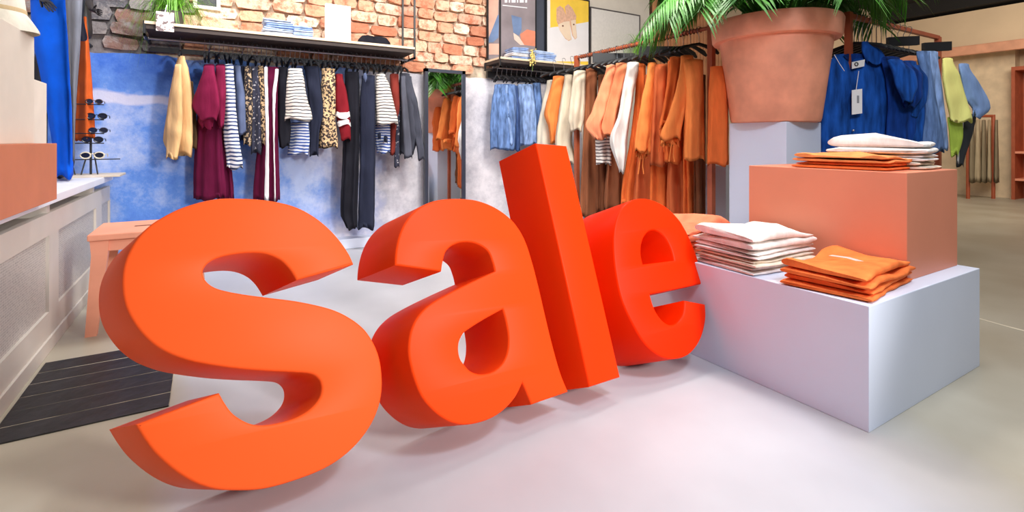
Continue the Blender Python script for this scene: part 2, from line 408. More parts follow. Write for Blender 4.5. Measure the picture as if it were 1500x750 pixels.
# plaster skin on the lower wall with a ragged top
M_PL = plaster_mat()
bm = bmesh.new()
nx = 150; cols = []
for i in range(nx+1):
    x = XL+i*(5.0-XL)/nx
    zt = 1.835+0.035*noise.noise(Vector((x*3, 0, 0)))+0.02*noise.noise(Vector((x*14, 4, 0)))
    cols.append([(x, z, YW-0.03-0.008*noise.noise(Vector((x*2, z*2, 1)))) for z in [zt*j/8 for j in range(9)]]+[(x, zt, YW+0.01)])
vv = [[bm.verts.new((x, y, z)) for x, z, y in c] for c in cols]
for i in range(nx):
    for j in range(9): bm.faces.new((vv[i][j], vv[i+1][j], vv[i+1][j+1], vv[i][j+1]))
finish('plaster', bm, M_PL, wb, smooth=True, angle=50)
boxo('dark_wall_panel', (2.93, 4.3, YW-0.045, YW, 1.83, 3.5), mat('slate_panel', (74, 78, 92), 0.6), wb)
# right of the plaster: the smooth white wall behind the posters
boxo('white_wall_panel', (4.3, 5.55, YW-0.05, YW, 0, 3.5), M_WHITEW, wb)
boxo('beige_wall_panel', (7.3, XF, YW-0.05, YW, 0, 3.8), M_BEIGEWALL, wb)
pl = boxo('baseboard_back', (-0.6, 4.6, YW-0.18, YW-0.02, 0, 0.1), M_WHITE, bev=0.006); pl['kind'] = 'structure'
# bricks
def brick_mesh(i):
    bm = bmesh.new(); vs = box(bm, -0.5, 0.5, -0.5, 0.5, -0.5, 0.5)
    bmesh.ops.subdivide_edges(bm, edges=list(bm.edges), cuts=1, use_grid_fill=True)
    for v in bm.verts:
        s = 1-0.13*(abs(v.co.x*2)**4*abs(v.co.z*2)**4)
        v.co = Vector((v.co.x*s, v.co.y, v.co.z*s))+Vector((noise.noise(v.co*2+Vector((i*7, 0, 0)))*0.06, noise.noise(v.co*3+Vector((i*3, 5, 0)))*0.25, noise.noise(v.co*2.3+Vector((0, i*9, 0)))*0.12))
    me = bpy.data.meshes.new('brick'); bm.to_mesh(me); bm.free(); return me
bmesh_sets = []
for mm in (M_BRICK, M_BRICKG):
    s = []
    for i in range(6):
        me = brick_mesh(i); me.materials.append(mm); s.append(me)
    bmesh_sets.append(s)
z = 1.86; row = 0; nb = 0
while z < 2.95:
    hh = rnd.uniform(0.105, 0.135)
    x = -1.2+rnd.uniform(-0.1, 0.1)
    while x < 2.95:
        ww = rnd.uniform(0.17, 0.33)
        grey = x < -0.42+rnd.uniform(-0.12, 0.12)
        if nb < 296 and not (z < 1.9 and rnd.random() < 0.12):
            o = bpy.data.objects.new('brick', rnd.choice(bmesh_sets[1 if grey else 0])); C.objects.link(o)
            o.parent = wb
            o.location = Vector((x+ww/2, YW+rnd.uniform(-0.022, 0.01), z+hh/2+rnd.uniform(-0.008, 0.008)))-wb.location
            o.scale = (ww-0.012, 0.09, hh-0.008); o.rotation_euler = (rnd.uniform(-.04, .04), rnd.uniform(-.05, .05), rnd.uniform(-.04, .04))
            nb += 1
        x += ww
    z += hh; row += 1
# dark painted strip of the wall behind the left end of the shelf
boxo('grey_mortar_patch', (XL, -0.42, YW-0.006, YW+0.02, 1.83, 3.0), M_MORTARG, wb)
# vertical wooden slats far along the back wall
M_SLAT = mat('slat_wood', (206, 142, 100), 0.6, var=0.12)
M_SLATBACK = mat('slat_backing', (84, 50, 36), 0.8)
sw = boxo('trim_2', (5.58, 7.25, YW-0.04, YW, 0, 3.6), M_SLATBACK); sw['kind'] = 'structure'
for i in range(22):
    x = 5.62+i*0.0745
    boxo('slat', (x, x+0.045, YW-0.08, YW-0.04, 0.0, 3.6), M_SLAT, sw)
# far right wall: bulkhead with copper lip, projecting panel and niche
bh = boxo('trim_3', (XF-0.75, XF, -1.5, YW-0.06, 2.84, 3.56), M_BEIGEWALL); bh['kind'] = 'structure'
boxo('copper_lip', (XF-0.85, XF-0.75, -1.5, YW-0.06, 2.72, 2.9), mat('dull_copper', (216, 156, 126), 0.5), bh, bev=0.02)
pn = boxo('wall_niche', (XF-0.25, XF, 3.25, YW-0.06, 0, 2.84), mat('pale_beige_panel', (226, 206, 176), 0.8)); pn['kind'] = 'structure'
# copper niche shelves
ns = root('display_shelf', (12.9, 3.0, 0), 'rust red open wall shelving at the far right edge of the shop', 'shelf')
boxo('back_panel', (XF-0.05, XF-0.005, 2.0, 3.24, 0.0, 2.45), M_COPPER, ns)
boxo('side_panel', (XF-0.5, XF-0.05, 3.19, 3.24, 0.0, 2.45), M_COPPER, ns)
boxo('top_panel', (XF-0.5, XF-0.05, 2.0, 3.19, 2.38, 2.45), M_COPPER, ns)
for zz in (0.35, 0.85): boxo('shelf_board', (XF-0.5, XF-0.05, 2.0, 3.19, zz, zz+0.04), mat('shelf_salmon', (232, 150, 120), 0.5), ns)

# ---- plank hatch in the floor (flush black boards)
f0 = onZ(53, 535); f1 = onZ(248, 593); f2 = onZ(0, 655)
XH1 = f1.x; XH0 = -0.70; YT = f0.y; YB = (f1.y+f2.y)/2
hatch = root('floor_hatch', ((XH0+XH1)/2, (YT+YB)/2, 0), 'black painted wooden floor hatch of boards in front of the radiator cover', 'hatch')
M_BLK = mat('worn_black_boards', (26, 26, 30), 0.5, var=0.5, scale=14, bump=0.3, bscale=20)
npl = 6; dy = (YT-YB)/npl
for i in range(npl):
    boxo('plank', (XH0, XH1+rnd.uniform(-0.004, 0.004), YB+i*dy+0.0015, YB+(i+1)*dy-rnd.choice((0.002, 0.004, 0.006, 0.007)), 0.0, 0.006+0.001*(i % 2)), M_BLK, hatch, bev=0.0015)
boxo('seam_filler', (XH0, XH1, YB+0.004, YT-0.004, 0.0, 0.0055), mat('pale_dust', (170, 160, 142), 0.9, var=0.48, scale=5), hatch)

# ================================================================== letters
NR = Vector((-550, 335, 736)).normalized()        # away from the viewer, normal of the letter faces (x right, y down, z forward)
E1 = Vector((1026, 85, 736)).normalized()
E3 = E1.cross(NR)
E3 = E3 if E3.y < 0 else -E3
DP = Vector((-950, 495, 736)).normalized()
NR0 = NR.copy(); E10 = E1.copy()
def cw(v): return RGT*v.x - UP*v.y + FWD*v.z
def tocam(u, v):
    r = Vector((u-750, v-205, 736)); return r/(r.dot(NR))
def spline(pts, sub=6):
    n = len(pts); out = []
    for i in range(n):
        p1 = pts[i]; p2 = pts[(i+1) % n]; p0 = pts[i-1]; p3 = pts[(i+2) % n]
        c1 = len(p1) > 2; c2 = len(p2) > 2
        a = Vector(p0[:2]); b = Vector(p1[:2]); c = Vector(p2[:2]); d = Vector(p3[:2])
        seg = (c-b).length
        m1 = (c-a)/((b-a).length+seg)*seg if not c1 else None
        m2 = (d-b)/((d-c).length+seg)*seg if not c2 else None
        if m1 is None and m2 is None: m1 = m2 = c-b
        elif m1 is None: m1 = (c-b)*1.5-m2*0.5
        elif m2 is None: m2 = (c-b)*1.5-m1*0.5
        for k in range(sub):
            t = k/sub; t2 = t*t; t3 = t2*t
            q = b*(2*t3-3*t2+1)+m1*(t3-2*t2+t)+c*(-2*t3+3*t2)+m2*(t3-t2)
            out.append(q)
            if c1 and c2: break
    return out
S_OUT = [(360,290.3),(316,291),(272,302),(242.7,315.5),(219,331),(198.7,353),(184,382.7),(179.6,412),(183.5,444.3),(195.7,470.7),(215,495),(240,513.5),(272,526.4),(304,533.5),(350,540),(394,543.4),(438,545.5),(458.5,548.4),(468.8,557),(471.7,570.4),(467.3,585),(452.7,601),(432,612.5),(408.7,619.5),(388,622.6),(372,621.7),(358,616.5),(342,605.6),(330.7,591),(321.9,575.5,1),
         (199,621.7,1),(213.3,645),(229,665),(257.3,690),(286.7,707.5),(316,716.5),(350,718.5),(385,716.5),(423,707),(467.3,690.7),(496.7,674),(523,651),(543.6,623.2),(555.3,596.8),(560.3,570.4),(559.7,544),(555.3,520),(546,498.5),(531.9,479.5),(508.4,462.5),(482,451.2),(438,441.3),(394,435.5),(360,431),(330.7,425.5),(313,419.5),(301.3,409.5),(298.0,398),(304.3,386.5),(319,378),(345.3,372),(373.5,370),(394,372.8),(411.6,381),(424.8,394),(435,410.5,1),
         (518.7,387,1),(511.3,371),(496.7,350),(479,331.3),(458.5,315.5),(432,302),(398,293.8)]
A_OUT = [(579,388.5,1),(580.4,366),(586.3,341.6),(597,321),(612.7,305),(633.2,295),(656.7,290.9),(691.9,292),(715,298.5),(736,310),(754,326),(769,350),(781,386),(791,425),(799.5,462),(810,505),(821.7,546),(833.0,574,1),
         (779.2,592.7,1),(766,560.4,1),(756,581),(741,598.5),(721.9,611.9),(698.4,620),(677.9,622),(657.3,617),(636.8,603),(619,582.5),(607.5,556),(600,526.8),(598.7,506.3),(602.5,483.5),(612,464),(627.3,448),(648,435),(680,418.5),(725.6,397.3,1),
         (721.5,382),(715.3,368),(702,358.2),(686,354.5),(668.4,357),(655.2,366.5),(650.2,379.7),(647.3,397.5,1)]
A_IN = [(737,452.9,1),(682.3,485.7),(674,499),(672.3,512),(675,525.3),(680.8,534),(690,543.5),(704.3,548),(721.9,545),(736.5,532.7),(743.9,515),(745.3,494.5),(742.4,474)]
L_OUT = [(785,209.5,1),(830.5,213.5,1),(908.8,552.5,1),(864,567,1)]
E_OUT = [(1027.7,416,1),(1024.5,388),(1014,357),(997.5,325),(978,304.5),(959,294),(940,290.5),(922,295),(908.5,309),(901,333),(899.3,362.7),(902.5,398.7),(911,438.3),(927,474.2),(946,504.6),(967,521.5),(986.7,526),(1008.3,520),(1025,500.5),(1033.6,472),(1033.5,445.5,1),
         (1002.9,440,1),(1001.3,460),(994,472),(983,476),(971.5,470),(960.5,455),(952.5,431,1)]
E_IN = [(942.4,387.2,1),(939.2,370),(941.7,352),(950,339.5),(960,337.2),(972.3,345),(982,361),(987.8,381.4,1)]
M_LET = {}
def letter(name, outer, holes, thick, m, label, yaw=0.0):
    NR = (NR0+Vector((yaw, 0, 0))).normalized(); E1 = (E10-NR*E10.dot(NR)).normalized(); E3 = E1.cross(NR); E3 = E3 if E3.y < 0 else -E3
    def tocam(u, v):
        r = Vector((u-750, v-205, 736)); return r/(r.dot(NR))
    loops = [spline(outer)]+[spline(h) for h in holes]
    cen = tocam(sum(p[0] for p in outer)/len(outer), sum(p[1] for p in outer)/len(outer))
    cu = bpy.data.curves.new('tmp', 'CURVE'); cu.dimensions = '2D'; cu.fill_mode = 'BOTH'
    for lp in loops:
        s = cu.splines.new('POLY'); s.points.add(len(lp)-1); s.use_cyclic_u = True
        for i, q in enumerate(lp):
            c = tocam(q.x, q.y)-cen
            s.points[i].co = (c.dot(E1), c.dot(E3), 0, 1)
    bev = 0.0042
    cu.extrude = thick/2-bev; cu.bevel_depth = bev; cu.bevel_resolution = 2; cu.offset = -bev
    ob = bpy.data.objects.new('tmp', cu); C.objects.link(ob)
    dg = bpy.context.evaluated_depsgraph_get(); dg.update()
    me = bpy.data.meshes.new_from_object(ob.evaluated_get(dg))
    bpy.data.objects.remove(ob)
    pts = []
    for v in me.vertices:
        x, y, zz = v.co
        k = thick/2-zz                       # 0 at the front face
        c = cen+E1*x+E3*y+DP*k
        pts.append(cw(c))
    s = H/(-min(p.z for p in pts))-0.0
    pts = [p*s+Vector((0, 0, H)) for p in pts]
    xs = [p.x for p in pts]; ys = [p.y for p in pts]
    loc = Vector(((min(xs)+max(xs))/2, (min(ys)+max(ys))/2, 0))
    for v, p in zip(me.vertices, pts): v.co = p-loc
    bm = bmesh.new(); bm.from_mesh(me); bmesh.ops.remove_doubles(bm, verts=bm.verts, dist=1e-5); bmesh.ops.recalc_face_normals(bm, faces=bm.faces); bm.to_mesh(me); bm.free()
    me.name = name; me.materials.clear(); me.materials.append(m)
    me.shade_smooth(); me.set_sharp_from_angle(angle=R(50))
    o = bpy.data.objects.new(name, me); C.objects.link(o); o.location = loc
    print('LETTER', name, 'x', min(xs), max(xs), 'y', min(ys), max(ys), 's', s)
    return tag(o, label, 'letter')
TH = 0.1436
def letmat(n, c): return mat(n, c, 0.42, var=0.0, coat=0.0, spec=0.08)
letter('letter_s', S_OUT, [], TH, letmat('lacquer_orange', (248, 92, 38)), 'giant glossy orange letter s, nearest to the camera')
letter('letter_a', A_OUT, [A_IN], TH, letmat('lacquer_orange_mid', (246, 70, 18)), 'giant glossy orange letter a standing between the s and the l')
letter('letter_l', L_OUT, [], TH, letmat('lacquer_orange_deep', (246, 56, 6)), 'giant glossy red-orange letter l, tallest of the four letters')
letter('letter_e', E_OUT, [E_IN], TH, letmat('lacquer_red_orange', (244, 42, 0)), 'giant glossy red-orange letter e beside the white plinth', yaw=0.13)

# ================================================================== plinths, pot, palm
c0 = onZ(1273, 634.4); c1 = onZ(1435.5, 536)
PX0, PY0, PX1 = c0.x, c0.y, c1.x
ZP = 0.475
plinth = boxo('display_plinth', (PX0, PX1, PY0, 2.28, 0, ZP), M_WHITE, bev=0.003)
tag(plinth, 'large low white display plinth on the floor, right of the letters', 'plinth')
k0 = onZ(1328, 412, ZP); k1 = onZ(1424, 390, ZP)
QX0 = k0.x; QX1 = 3.19; QY0 = 1.01; QY1 = QX0/1.489
ZQ = 0.954
salmon = boxo('display_box', (QX0, QX1, QY0, QY1, ZP, ZQ), M_PINK, bev=0.003)
tag(salmon, 'salmon pink display box standing on the large white plinth', 'box')
ped = boxo('pedestal', (3.32, 3.75, 1.955, 2.39, 0, 1.224), M_WHITE, bev=0.003)
tag(ped, 'tall narrow white pedestal under the terracotta pot', 'pedestal')
pcx, pcy = 3.535, 2.17
bm = bmesh.new()
zb = 1.224
lathe(bm, pcx, pcy, [(0.27, zb), (0.29, zb+0.006), (0.298, zb+0.03), (0.370, zb+0.575), (0.373, zb+0.587), (0.415, zb+0.592), (0.424, zb+0.605), (0.434, zb+0.715), (0.426, zb+0.735), (0.395, zb+0.74), (0.385, zb+0.70), (0.375, zb+0.66)], 64)
pot = finish('terracotta_pot', bm, M_TERRA, smooth=True, angle=35)
tag(pot, 'huge salmon terracotta pot with a thick rim on the tall white pedestal', 'pot')
palm = root('palm', (pcx, pcy, zb+0.66), 'green palm with arching feathered fronds growing in the huge terracotta pot', 'plant')
bm = bmesh.new(); lathe(bm, pcx, pcy, [(0.36, zb+0.62), (0.365, zb+0.655), (0.2, zb+0.675), (0.05, zb+0.68)], 32)
finish('soil', bm, M_SOIL, palm, smooth=True)
def frond(base, az, reach, rise, droop, nl=44, ll=0.36, parent=palm, m=M_LEAF, name='frond', seed=0):
    rr = random.Random(seed)
    d = Vector((math.cos(az), math.sin(az), 0)); side = Vector((-d.y, d.x, 0))
    pts = []
    N_ = 16
    for i in range(N_+1):
        t = i/N_
        pts.append(Vector(base)+d*(reach*(t**1.15))+UP*(rise*math.sin(min(t*1.9, 3.0)*0.9)-droop*t**2.4))
    bm = bmesh.new(); tube(bm, pts, [0.011*(1-t/N_*0.8) for t in range(N_+1)], 5)
    for i in range(nl):
        t = 0.22+0.78*i/nl; x = t*N_; k = min(int(x), N_-1); p = pts[k].lerp(pts[k+1], x-k)
        tg = (pts[k+1]-pts[k]).normalized()
        L_ = ll*(1-0.55*abs(t-0.5)*1.3)*rr.uniform(0.85, 1.1)
        for s in (-1, 1):
            out = (tg*0.62+side*s*0.85-UP*rr.uniform(0.05, 0.35)).normalized()
            wv = tg.cross(out).normalized(); wd = out.cross(wv).normalized()*0.009
            a = p; b1 = p+out*L_*0.35; b2 = p+out*L_*0.72-UP*L_*0.10; c_ = p+out*L_-UP*L_*0.30
            v = [bm.verts.new(q) for q in (a, b1-wd+wv*0.003, b1+wv*-0.004, b1+wd+wv*0.003, b2-wd*0.8, b2+wd*0.8, c_)]
            bm.faces.new((v[0], v[1], v[2])); bm.faces.new((v[0], v[2], v[3]))
            bm.faces.new((v[1], v[4], v[2])); bm.faces.new((v[2], v[4], v[5])); bm.faces.new((v[2], v[5], v[3]))
            bm.faces.new((v[4], v[6], v[5]))
    return finish(name, bm, m, parent)
fr = []
for i in range(40):
    az = i*2.399+0.3
    fr.append((az, rnd.uniform(0.45, 0.85), rnd.uniform(0.45, 0.85), rnd.uniform(0.3, 0.5)))
# extra drooping fronds to both sides, as in view
azR = math.atan2(RGT.y, RGT.x)
for da, re, ri, dr in ((0.12, 0.72, 0.45, 0.50), (-0.25, 0.62, 0.48, 0.48), (math.pi-0.1, 0.85, 0.45, 0.60), (math.pi+0.2, 0.95, 0.45, 0.62), (math.pi-0.5, 0.8, 0.45, 0.56), (math.pi+0.55, 0.75, 0.46, 0.56), (math.pi+0.9, 0.75, 0.45, 0.5), (math.pi+0.35, 0.85, 0.5, 0.62), (-0.9, 0.55, 0.5, 0.42), (-2.2, 0.55, 0.5, 0.40), (-1.6, 0.45, 0.55, 0.38), (-1.2, 0.5, 0.6, 0.4), (-1.9, 0.5, 0.6, 0.4)):
    fr.append((azR+da, re, ri, dr))
for i, (az, re, ri, dr) in enumerate(fr):
    frond((pcx+0.1*math.cos(az), pcy+0.1*math.sin(az), zb+0.68), az, re, ri+0.12, dr, seed=i)

cb = boxo('display_column', (4.05, 4.45, 2.95, 3.35, 0, 0.86), M_WHITE, bev=0.003)
tag(cb, 'white display column in the shade behind the rust rack post', 'column')
# ================================================================== left side: radiator cover, sill, boxes
XC = -0.73
cov = root('radiator_cover', (XC-0.25, 3.2, 0), 'long greige radiator cover with mesh panels under the sill along the left wall', 'radiator cover')
M_MESHP = bpy.data.materials.new('perforated_mesh')
N, L = nodes(M_MESHP); b = N['Principled BSDF']; b.inputs['Roughness'].default_value = 0.6
tc = N.new('ShaderNodeTexCoord'); vo = N.new('ShaderNodeTexVoronoi'); vo.inputs['Scale'].default_value = 85; vo.inputs['Randomness'].default_value = 0.15
L.new(tc.outputs['Object'], vo.inputs['Vector'])
cr = N.new('ShaderNodeValToRGB'); cr.color_ramp.elements[0].color = lin((72, 72, 78))+(1,); cr.color_ramp.elements[1].color = lin((196, 190, 184))+(1,)
cr.color_ramp.elements[0].position = 0.30; cr.color_ramp.elements[1].position = 0.62
L.new(vo.outputs['Distance'], cr.inputs['Fac']); L.new(cr.outputs['Color'], b.inputs['Base Color'])
ZC = 0.717
YE = 5.33
boxo('carcass', (XC-0.45, XC-0.03, 0.9, YE, 0.0, ZC-0.02), M_COVER, cov)
# frame bars: panel edges at measured Y
def yof(u): return XC/((SA+CA*(u-750)/FPX))*(CA-SA*(u-750)/FPX)
ys_ = [0.95, yof(-10) if False else 1.0]
pan = [(1.05, yof(72)-0.0), (yof(86), yof(141)), (yof(149), yof(163))]
zb0, zb1 = 0.20, 0.60
bm = bmesh.new()
box(bm, XC-0.03, XC, 0.9, YE, 0.0, zb0); box(bm, XC-0.03, XC, 0.9, YE, zb1, ZC)
prev = 0.9
for a_, b_ in pan:
    box(bm, XC-0.03, XC, prev, a_, zb0, zb1); prev = b_
box(bm, XC-0.03, XC, prev, YE, zb0, zb1)
finish('front_frame', bm, M_COVER, cov)
for a_, b_ in pan:
    boxo('mesh_panel', (XC-0.027, XC-0.014, a_, b_, zb0, zb1), M_MESHP, cov)
boxo('skirting', (XC, XC+0.012, 0.9, YE, 0.0, 0.075), M_COVER, cov, bev=0.003)
for uu in (75, 140, 165):
    y_ = yof(uu); boxo('spacer', (XC-0.40, XC-0.012, y_-0.03, y_+0.03, ZC-0.02, 0.77), M_COVER, cov)
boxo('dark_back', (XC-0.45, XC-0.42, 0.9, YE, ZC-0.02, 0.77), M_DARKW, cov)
boxo('spacer', (XC-0.40, XC-0.012, 1.9, 1.96, ZC-0.02, 0.77), M_COVER, cov)
sill = boxo('window_sill', (XL, -0.705, 0.9, 5.30, 0.77, 0.815), mat('sill_white', (236, 238, 246), 0.4, var=0.02), bev=0.004)
tag(sill, 'white window sill slab on top of the greige radiator cover', 'sill')
sb = boxo('display_box', (-1.2, -0.64, 2.43, 3.205, 0.815, 1.084), mat('dull_salmon', (206, 124, 88), 0.6, var=0.04), bev=0.003)
tag(sb, 'dull salmon display box lying on the white sill, overhanging it', 'box')
wa = boxo('display_block', (-1.15, -0.72, 2.46, 3.2, 1.084, 1.585), M_WHITEW, bev=0.003)
tag(wa, 'tall off-white block on the dull salmon box, under the white cap', 'block')
wb2 = boxo('display_block', (-1.15, -0.79, 3.24, 3.74, 0.815, 1.415), M_WHITEW, bev=0.003)
tag(wb2, 'lower off-white block standing on the sill behind the salmon box', 'block')
# white cap
def cap(cx, cy, z0, label, rot, r=0.105, m=None):
    rt = root('sun_hat', (cx, cy, z0), label, 'hat')
    m = m or cloth('cream_hat', (236, 228, 212))
    bm = bmesh.new(); n = 40
    prof = [(1.42, 0.0), (1.40, 0.012), (1.18, 0.055), (1.0, 0.085)]
    rings = []
    for q, zz in prof:
        rings.append([bm.verts.new((cx+r*q*math.cos(2*math.pi*k/n), cy+r*q*1.08*math.sin(2*math.pi*k/n), z0+zz+0.010*math.sin(4*math.pi*k/n+rot)*(q-0.9))) for k in range(n)])
    for i in range(len(rings)-1):
        for k in range(n): bm.faces.new((rings[i][k], rings[i][(k+1) % n], rings[i+1][(k+1) % n], rings[i+1][k]))
    finish('brim', bm, m, rt, smooth=True)
    bm = bmesh.new(); lathe(bm, cx, cy, [(r*0.98, z0+0.08), (r*0.99, z0+0.10), (r*0.93, z0+0.16), (r*0.82, z0+0.175), (r*0.4, z0+0.178)], n)
    finish('crown', bm, m, rt, smooth=True, angle=60)
    bm = bmesh.new(); lathe(bm, cx, cy, [(r*1.0, z0+0.083), (r*1.02, z0+0.09), (r*1.01, z0+0.102), (r*0.97, z0+0.106)], n)
    finish('band', bm, cloth('tan_band', (214, 190, 150)), rt, smooth=True)
cap(-0.83, 3.10, 1.585, 'cream bucket sun hat with tan band at the right end of the tall off-white block', 0.6)
bm = bmesh.new()
cap(-0.87, 2.79, 1.585, 'cream straw hat cut by the left edge of the picture', 2.1, 0.09, cloth('straw_hat', (206, 196, 170)))

# mannequins
def skinned(name, verts, edges, radii, m, parent=None, sub=2):
    me = bpy.data.meshes.new('tmp'); org = Vector(verts[0])
    me.from_pydata([tuple(Vector(v)-org) for v in verts], edges, [])
    o = bpy.data.objects.new('tmp', me); C.objects.link(o)
    md = o.modifiers.new('s', 'SKIN'); md.use_smooth_shade = True
    o.modifiers.new('u', 'SUBSURF').levels = sub
    for i, r in enumerate(radii):
        me.skin_vertices[0].data[i].radius = (r, r) if not isinstance(r, tuple) else r
    me.skin_vertices[0].data[0].use_root = True
    dg = bpy.context.evaluated_depsgraph_get(); dg.update()
    m2 = bpy.data.meshes.new_from_object(o.evaluated_get(dg)); bpy.data.objects.remove(o)
    m2.name = name; m2.materials.clear(); m2.materials.append(m); m2.shade_smooth()
    r = bpy.data.objects.new(name, m2); C.objects.link(r)
    if parent: r.parent = parent; r.location = org-wloc(parent)
    else: r.location = org
    return r
def hand_edges(w_, dirv, side, V, E, Rr, base_i, curl=0.35, s=1.0):
    """palm and five separate fingers from wrist w_ along dirv; side: thumb side"""
    nrm = dirv.cross(side).normalized()
    palm_ = w_+dirv*0.055*s; V.append(palm_); Rr.append((0.030*s, 0.016*s)); pi = len(V)-1; E.append((base_i, pi))
    for k, (off, ln) in enumerate(((0.030, 0.072), (0.010, 0.082), (-0.010, 0.076), (-0.029, 0.060))):
        a = w_+dirv*0.095*s+side*off*s; V.append(a); Rr.append(0.0095*s); i0 = len(V)-1; E.append((pi, i0))
        d = dirv.copy(); p = a
        for j in range(3):
            d = (d+nrm*curl*(0.5+0.25*k*0.5)).normalized(); p = p+d*(ln*s/3); V.append(p); Rr.append(0.0085*s-0.0012*j*s); E.append((len(V)-2, len(V)-1))
    a = w_+dirv*0.04*s+side*0.036*s; V.append(a); Rr.append(0.011*s); E.append((pi, len(V)-1))
    p = a
    for j in range(2):
        p = p+(dirv*0.8+side*0.45+nrm*0.3).normalized()*0.032*s; V.append(p); Rr.append(0.0095*s-0.001*j); E.append((len(V)-2, len(V)-1))
MX, MY = -0.97, 4.78
D1 = DX(85, MX) if False else 3.65
man = root('mannequin', P(82, 262, D1), 'black mannequin in electric blue wide trousers standing on the white sill', 'mannequin')
mz = man.location.z
mp = Vector(man.location)
# body frame: r across (image right), f toward viewer
def B(r_, f_, z_): return mp+RGT*r_-FWD*f_+UP*(z_)
V = [B(0, 0, 0.95), B(0, 0, 1.12), B(0, 0, 1.30), B(0, 0, 1.42), B(0, 0.0, 1.50)]
E = [(0, 1), (1, 2), (2, 3), (3, 4)]; Rr = [(0.10, 0.07), (0.09, 0.06), (0.12, 0.07), (0.09, 0.06), (0.05, 0.05)]
for s in (-1, 1):
    i = len(V); V += [B(0.09*s, 0, 0.86), B(0.10*s, 0.02, 0.48), B(0.10*s, 0, 0.09), B(0.10*s, 0.11, 0.02)]
    E += [(0, i), (i, i+1), (i+1, i+2), (i+2, i+3)]; Rr += [0.06, 0.045, 0.03, (0.035, 0.02)]
    i = len(V); V += [B(0.17*s, 0, 1.38), B((0.19 if s < 0 else 0.13)*s, -0.02 if s > 0 else 0.06, 1.32 if s < 0 else 1.18)]; E += [(3, i), (i, i+1)]; Rr += [0.05, 0.04]
    if s == -1: wr_ = P(62, -8, D1-0.22)
    else: wr_ = B(0.27, 0.0, 1.20-0.05)
    if s == -1:
        V.append(wr_); E.append((i+1, len(V)-1)); Rr.append(0.025)
        hand_edges(wr_, (P(74, 12, D1-0.24)-wr_).normalized(), (RGT*-1-UP*0.3).normalized(), V, E, Rr, len(V)-1, curl=0.25, s=0.85)
    else:
        V.append(B(0.10, -0.12, 1.02)); E.append((i+1, len(V)-1)); Rr.append(0.03)
skinned('body', V, E, Rr, M_MANN, man)
M_EB = mat('electric_blue_cloth', (0, 98, 240), 0.8, var=0.1, scale=5, bump=0.3, bscale=14, spec=0.2)
o = finish('trousers', drape([(-30, 50, 104), (40, 46, 106), (120, 58, 108), (200, 72, 109), (263, 82, 109)], ('D', 0), depth=0.34, folds=5, amp=0.3, seed=3, box_=0.9, off=0.0) if False else
           (lambda rows: drape(rows, ('X', MX), depth=0.40, folds=4, amp=0.22, seed=3, box_=0.9, top=0.8, off=-0.06))([(-60, 48, 102), (0, 44, 104), (60, 48, 106), (130, 62, 107), (200, 74, 108), (258, 82, 108)]), M_EB, man, smooth=True, angle=180)
# long grey coat hanging from its right shoulder
o = finish('coat', drape([(-60, 92, 124), (0, 95, 121), (60, 99, 118), (130, 103, 113), (190, 106, 110), (235, 106.5, 109)], ('X', MX), depth=0.20, folds=5, amp=0.4, seed=5, off=-0.70), cloth('grey_coat', (118, 122, 134)), man, smooth=True, angle=180)
# second figure: orange long skirt with a dark arm
p2 = onY(124, 203, 5.12)
m2 = root('mannequin', p2, 'half-length black mannequin in a burnt orange skirt by the back wall', 'mannequin')
Dm = DY(124, 5.12)
def B2(u, v, dd=0.0): return P(u, v, Dm+dd)
V = [B2(124, 60), B2(122, 20), B2(120, -20), B2(118, -60), B2(118, -85)]; E = [(0, 1), (1, 2), (2, 3), (3, 4)]; Rr = [0.06, 0.05, (0.10, 0.07), (0.08, 0.06), 0.04]
V += [B2(128, -50), B2(126, -8, -0.05), B2(134, 14, -0.12)]; E += [(3, 5), (5, 6), (6, 7)]; Rr += [0.035, 0.03, 0.022]
hand_edges(V[-1], (B2(150, 20, -0.14)-V[-1]).normalized(), UP, V, E, Rr, len(V)-1, curl=0.15, s=0.7)
skinned('body', V, E, Rr, mat('dark_mannequin', (44, 40, 42), 0.4), m2)
finish('skirt', drape([(26, 120, 127), (60, 117, 130), (120, 112, 135), (204, 108, 140)], ('Y', 5.12), depth=0.26, folds=6, amp=0.3, seed=6), mat('burnt_orange_cloth', (206, 88, 18), 0.85, var=0.1), m2, smooth=True, angle=180)
tubeo('wall_rod', [B2(124, 60), B2(124, 60)+Vector((0, 0.25, 0))], 0.012, M_BLACK, m2)

# sunglasses stand on the far end of the sill
Yg = 5.05
def G(u, v, dy=0.0): return onY(u, v, Yg+dy)
st = root('sunglasses_stand', G(133, 252), 'black wire sunglasses stand at the far end of the white sill', 'display stand')
zs = 0.832
gx = G(133, 252).x
tubeo('post', [(gx+0.0, Yg, zs), (gx, Yg, 1.55)], 0.008, M_BLACK, st)
for s in (-1, 1): tubeo('leg', [(gx+0.02*s, Yg, 1.0), (gx+0.05*s, Yg-0.05, zs)], 0.005, M_BLACK, st)
tubeo('leg', [(gx-0.13, Yg, 1.0), (gx-0.09, Yg-0.02, zs)], 0.005, M_BLACK, st)
tubeo('leg', [(gx-0.15, Yg, 1.0), (gx-0.15, Yg-0.02, 1.1)], 0.004, M_BLACK, st)
shelfz = [G(150, 232).z-0.005, G(140, 207).z-0.015, G(143, 192).z-0.02, G(143, 172).z-0.02, G(143, 151).z-0.015]
for i, zz in enumerate(shelfz):
    x0_, x1_ = (gx-0.16, gx+0.19) if i == 0 else (gx-0.15, gx+0.09)
    tubeo('arm', [(x0_, Yg-0.06, zz), (x1_, Yg-0.06, zz)], 0.004, M_BLACK, st)
    tubeo('arm', [(gx, Yg, zz), (gx, Yg-0.06, zz)], 0.004, M_BLACK, st)
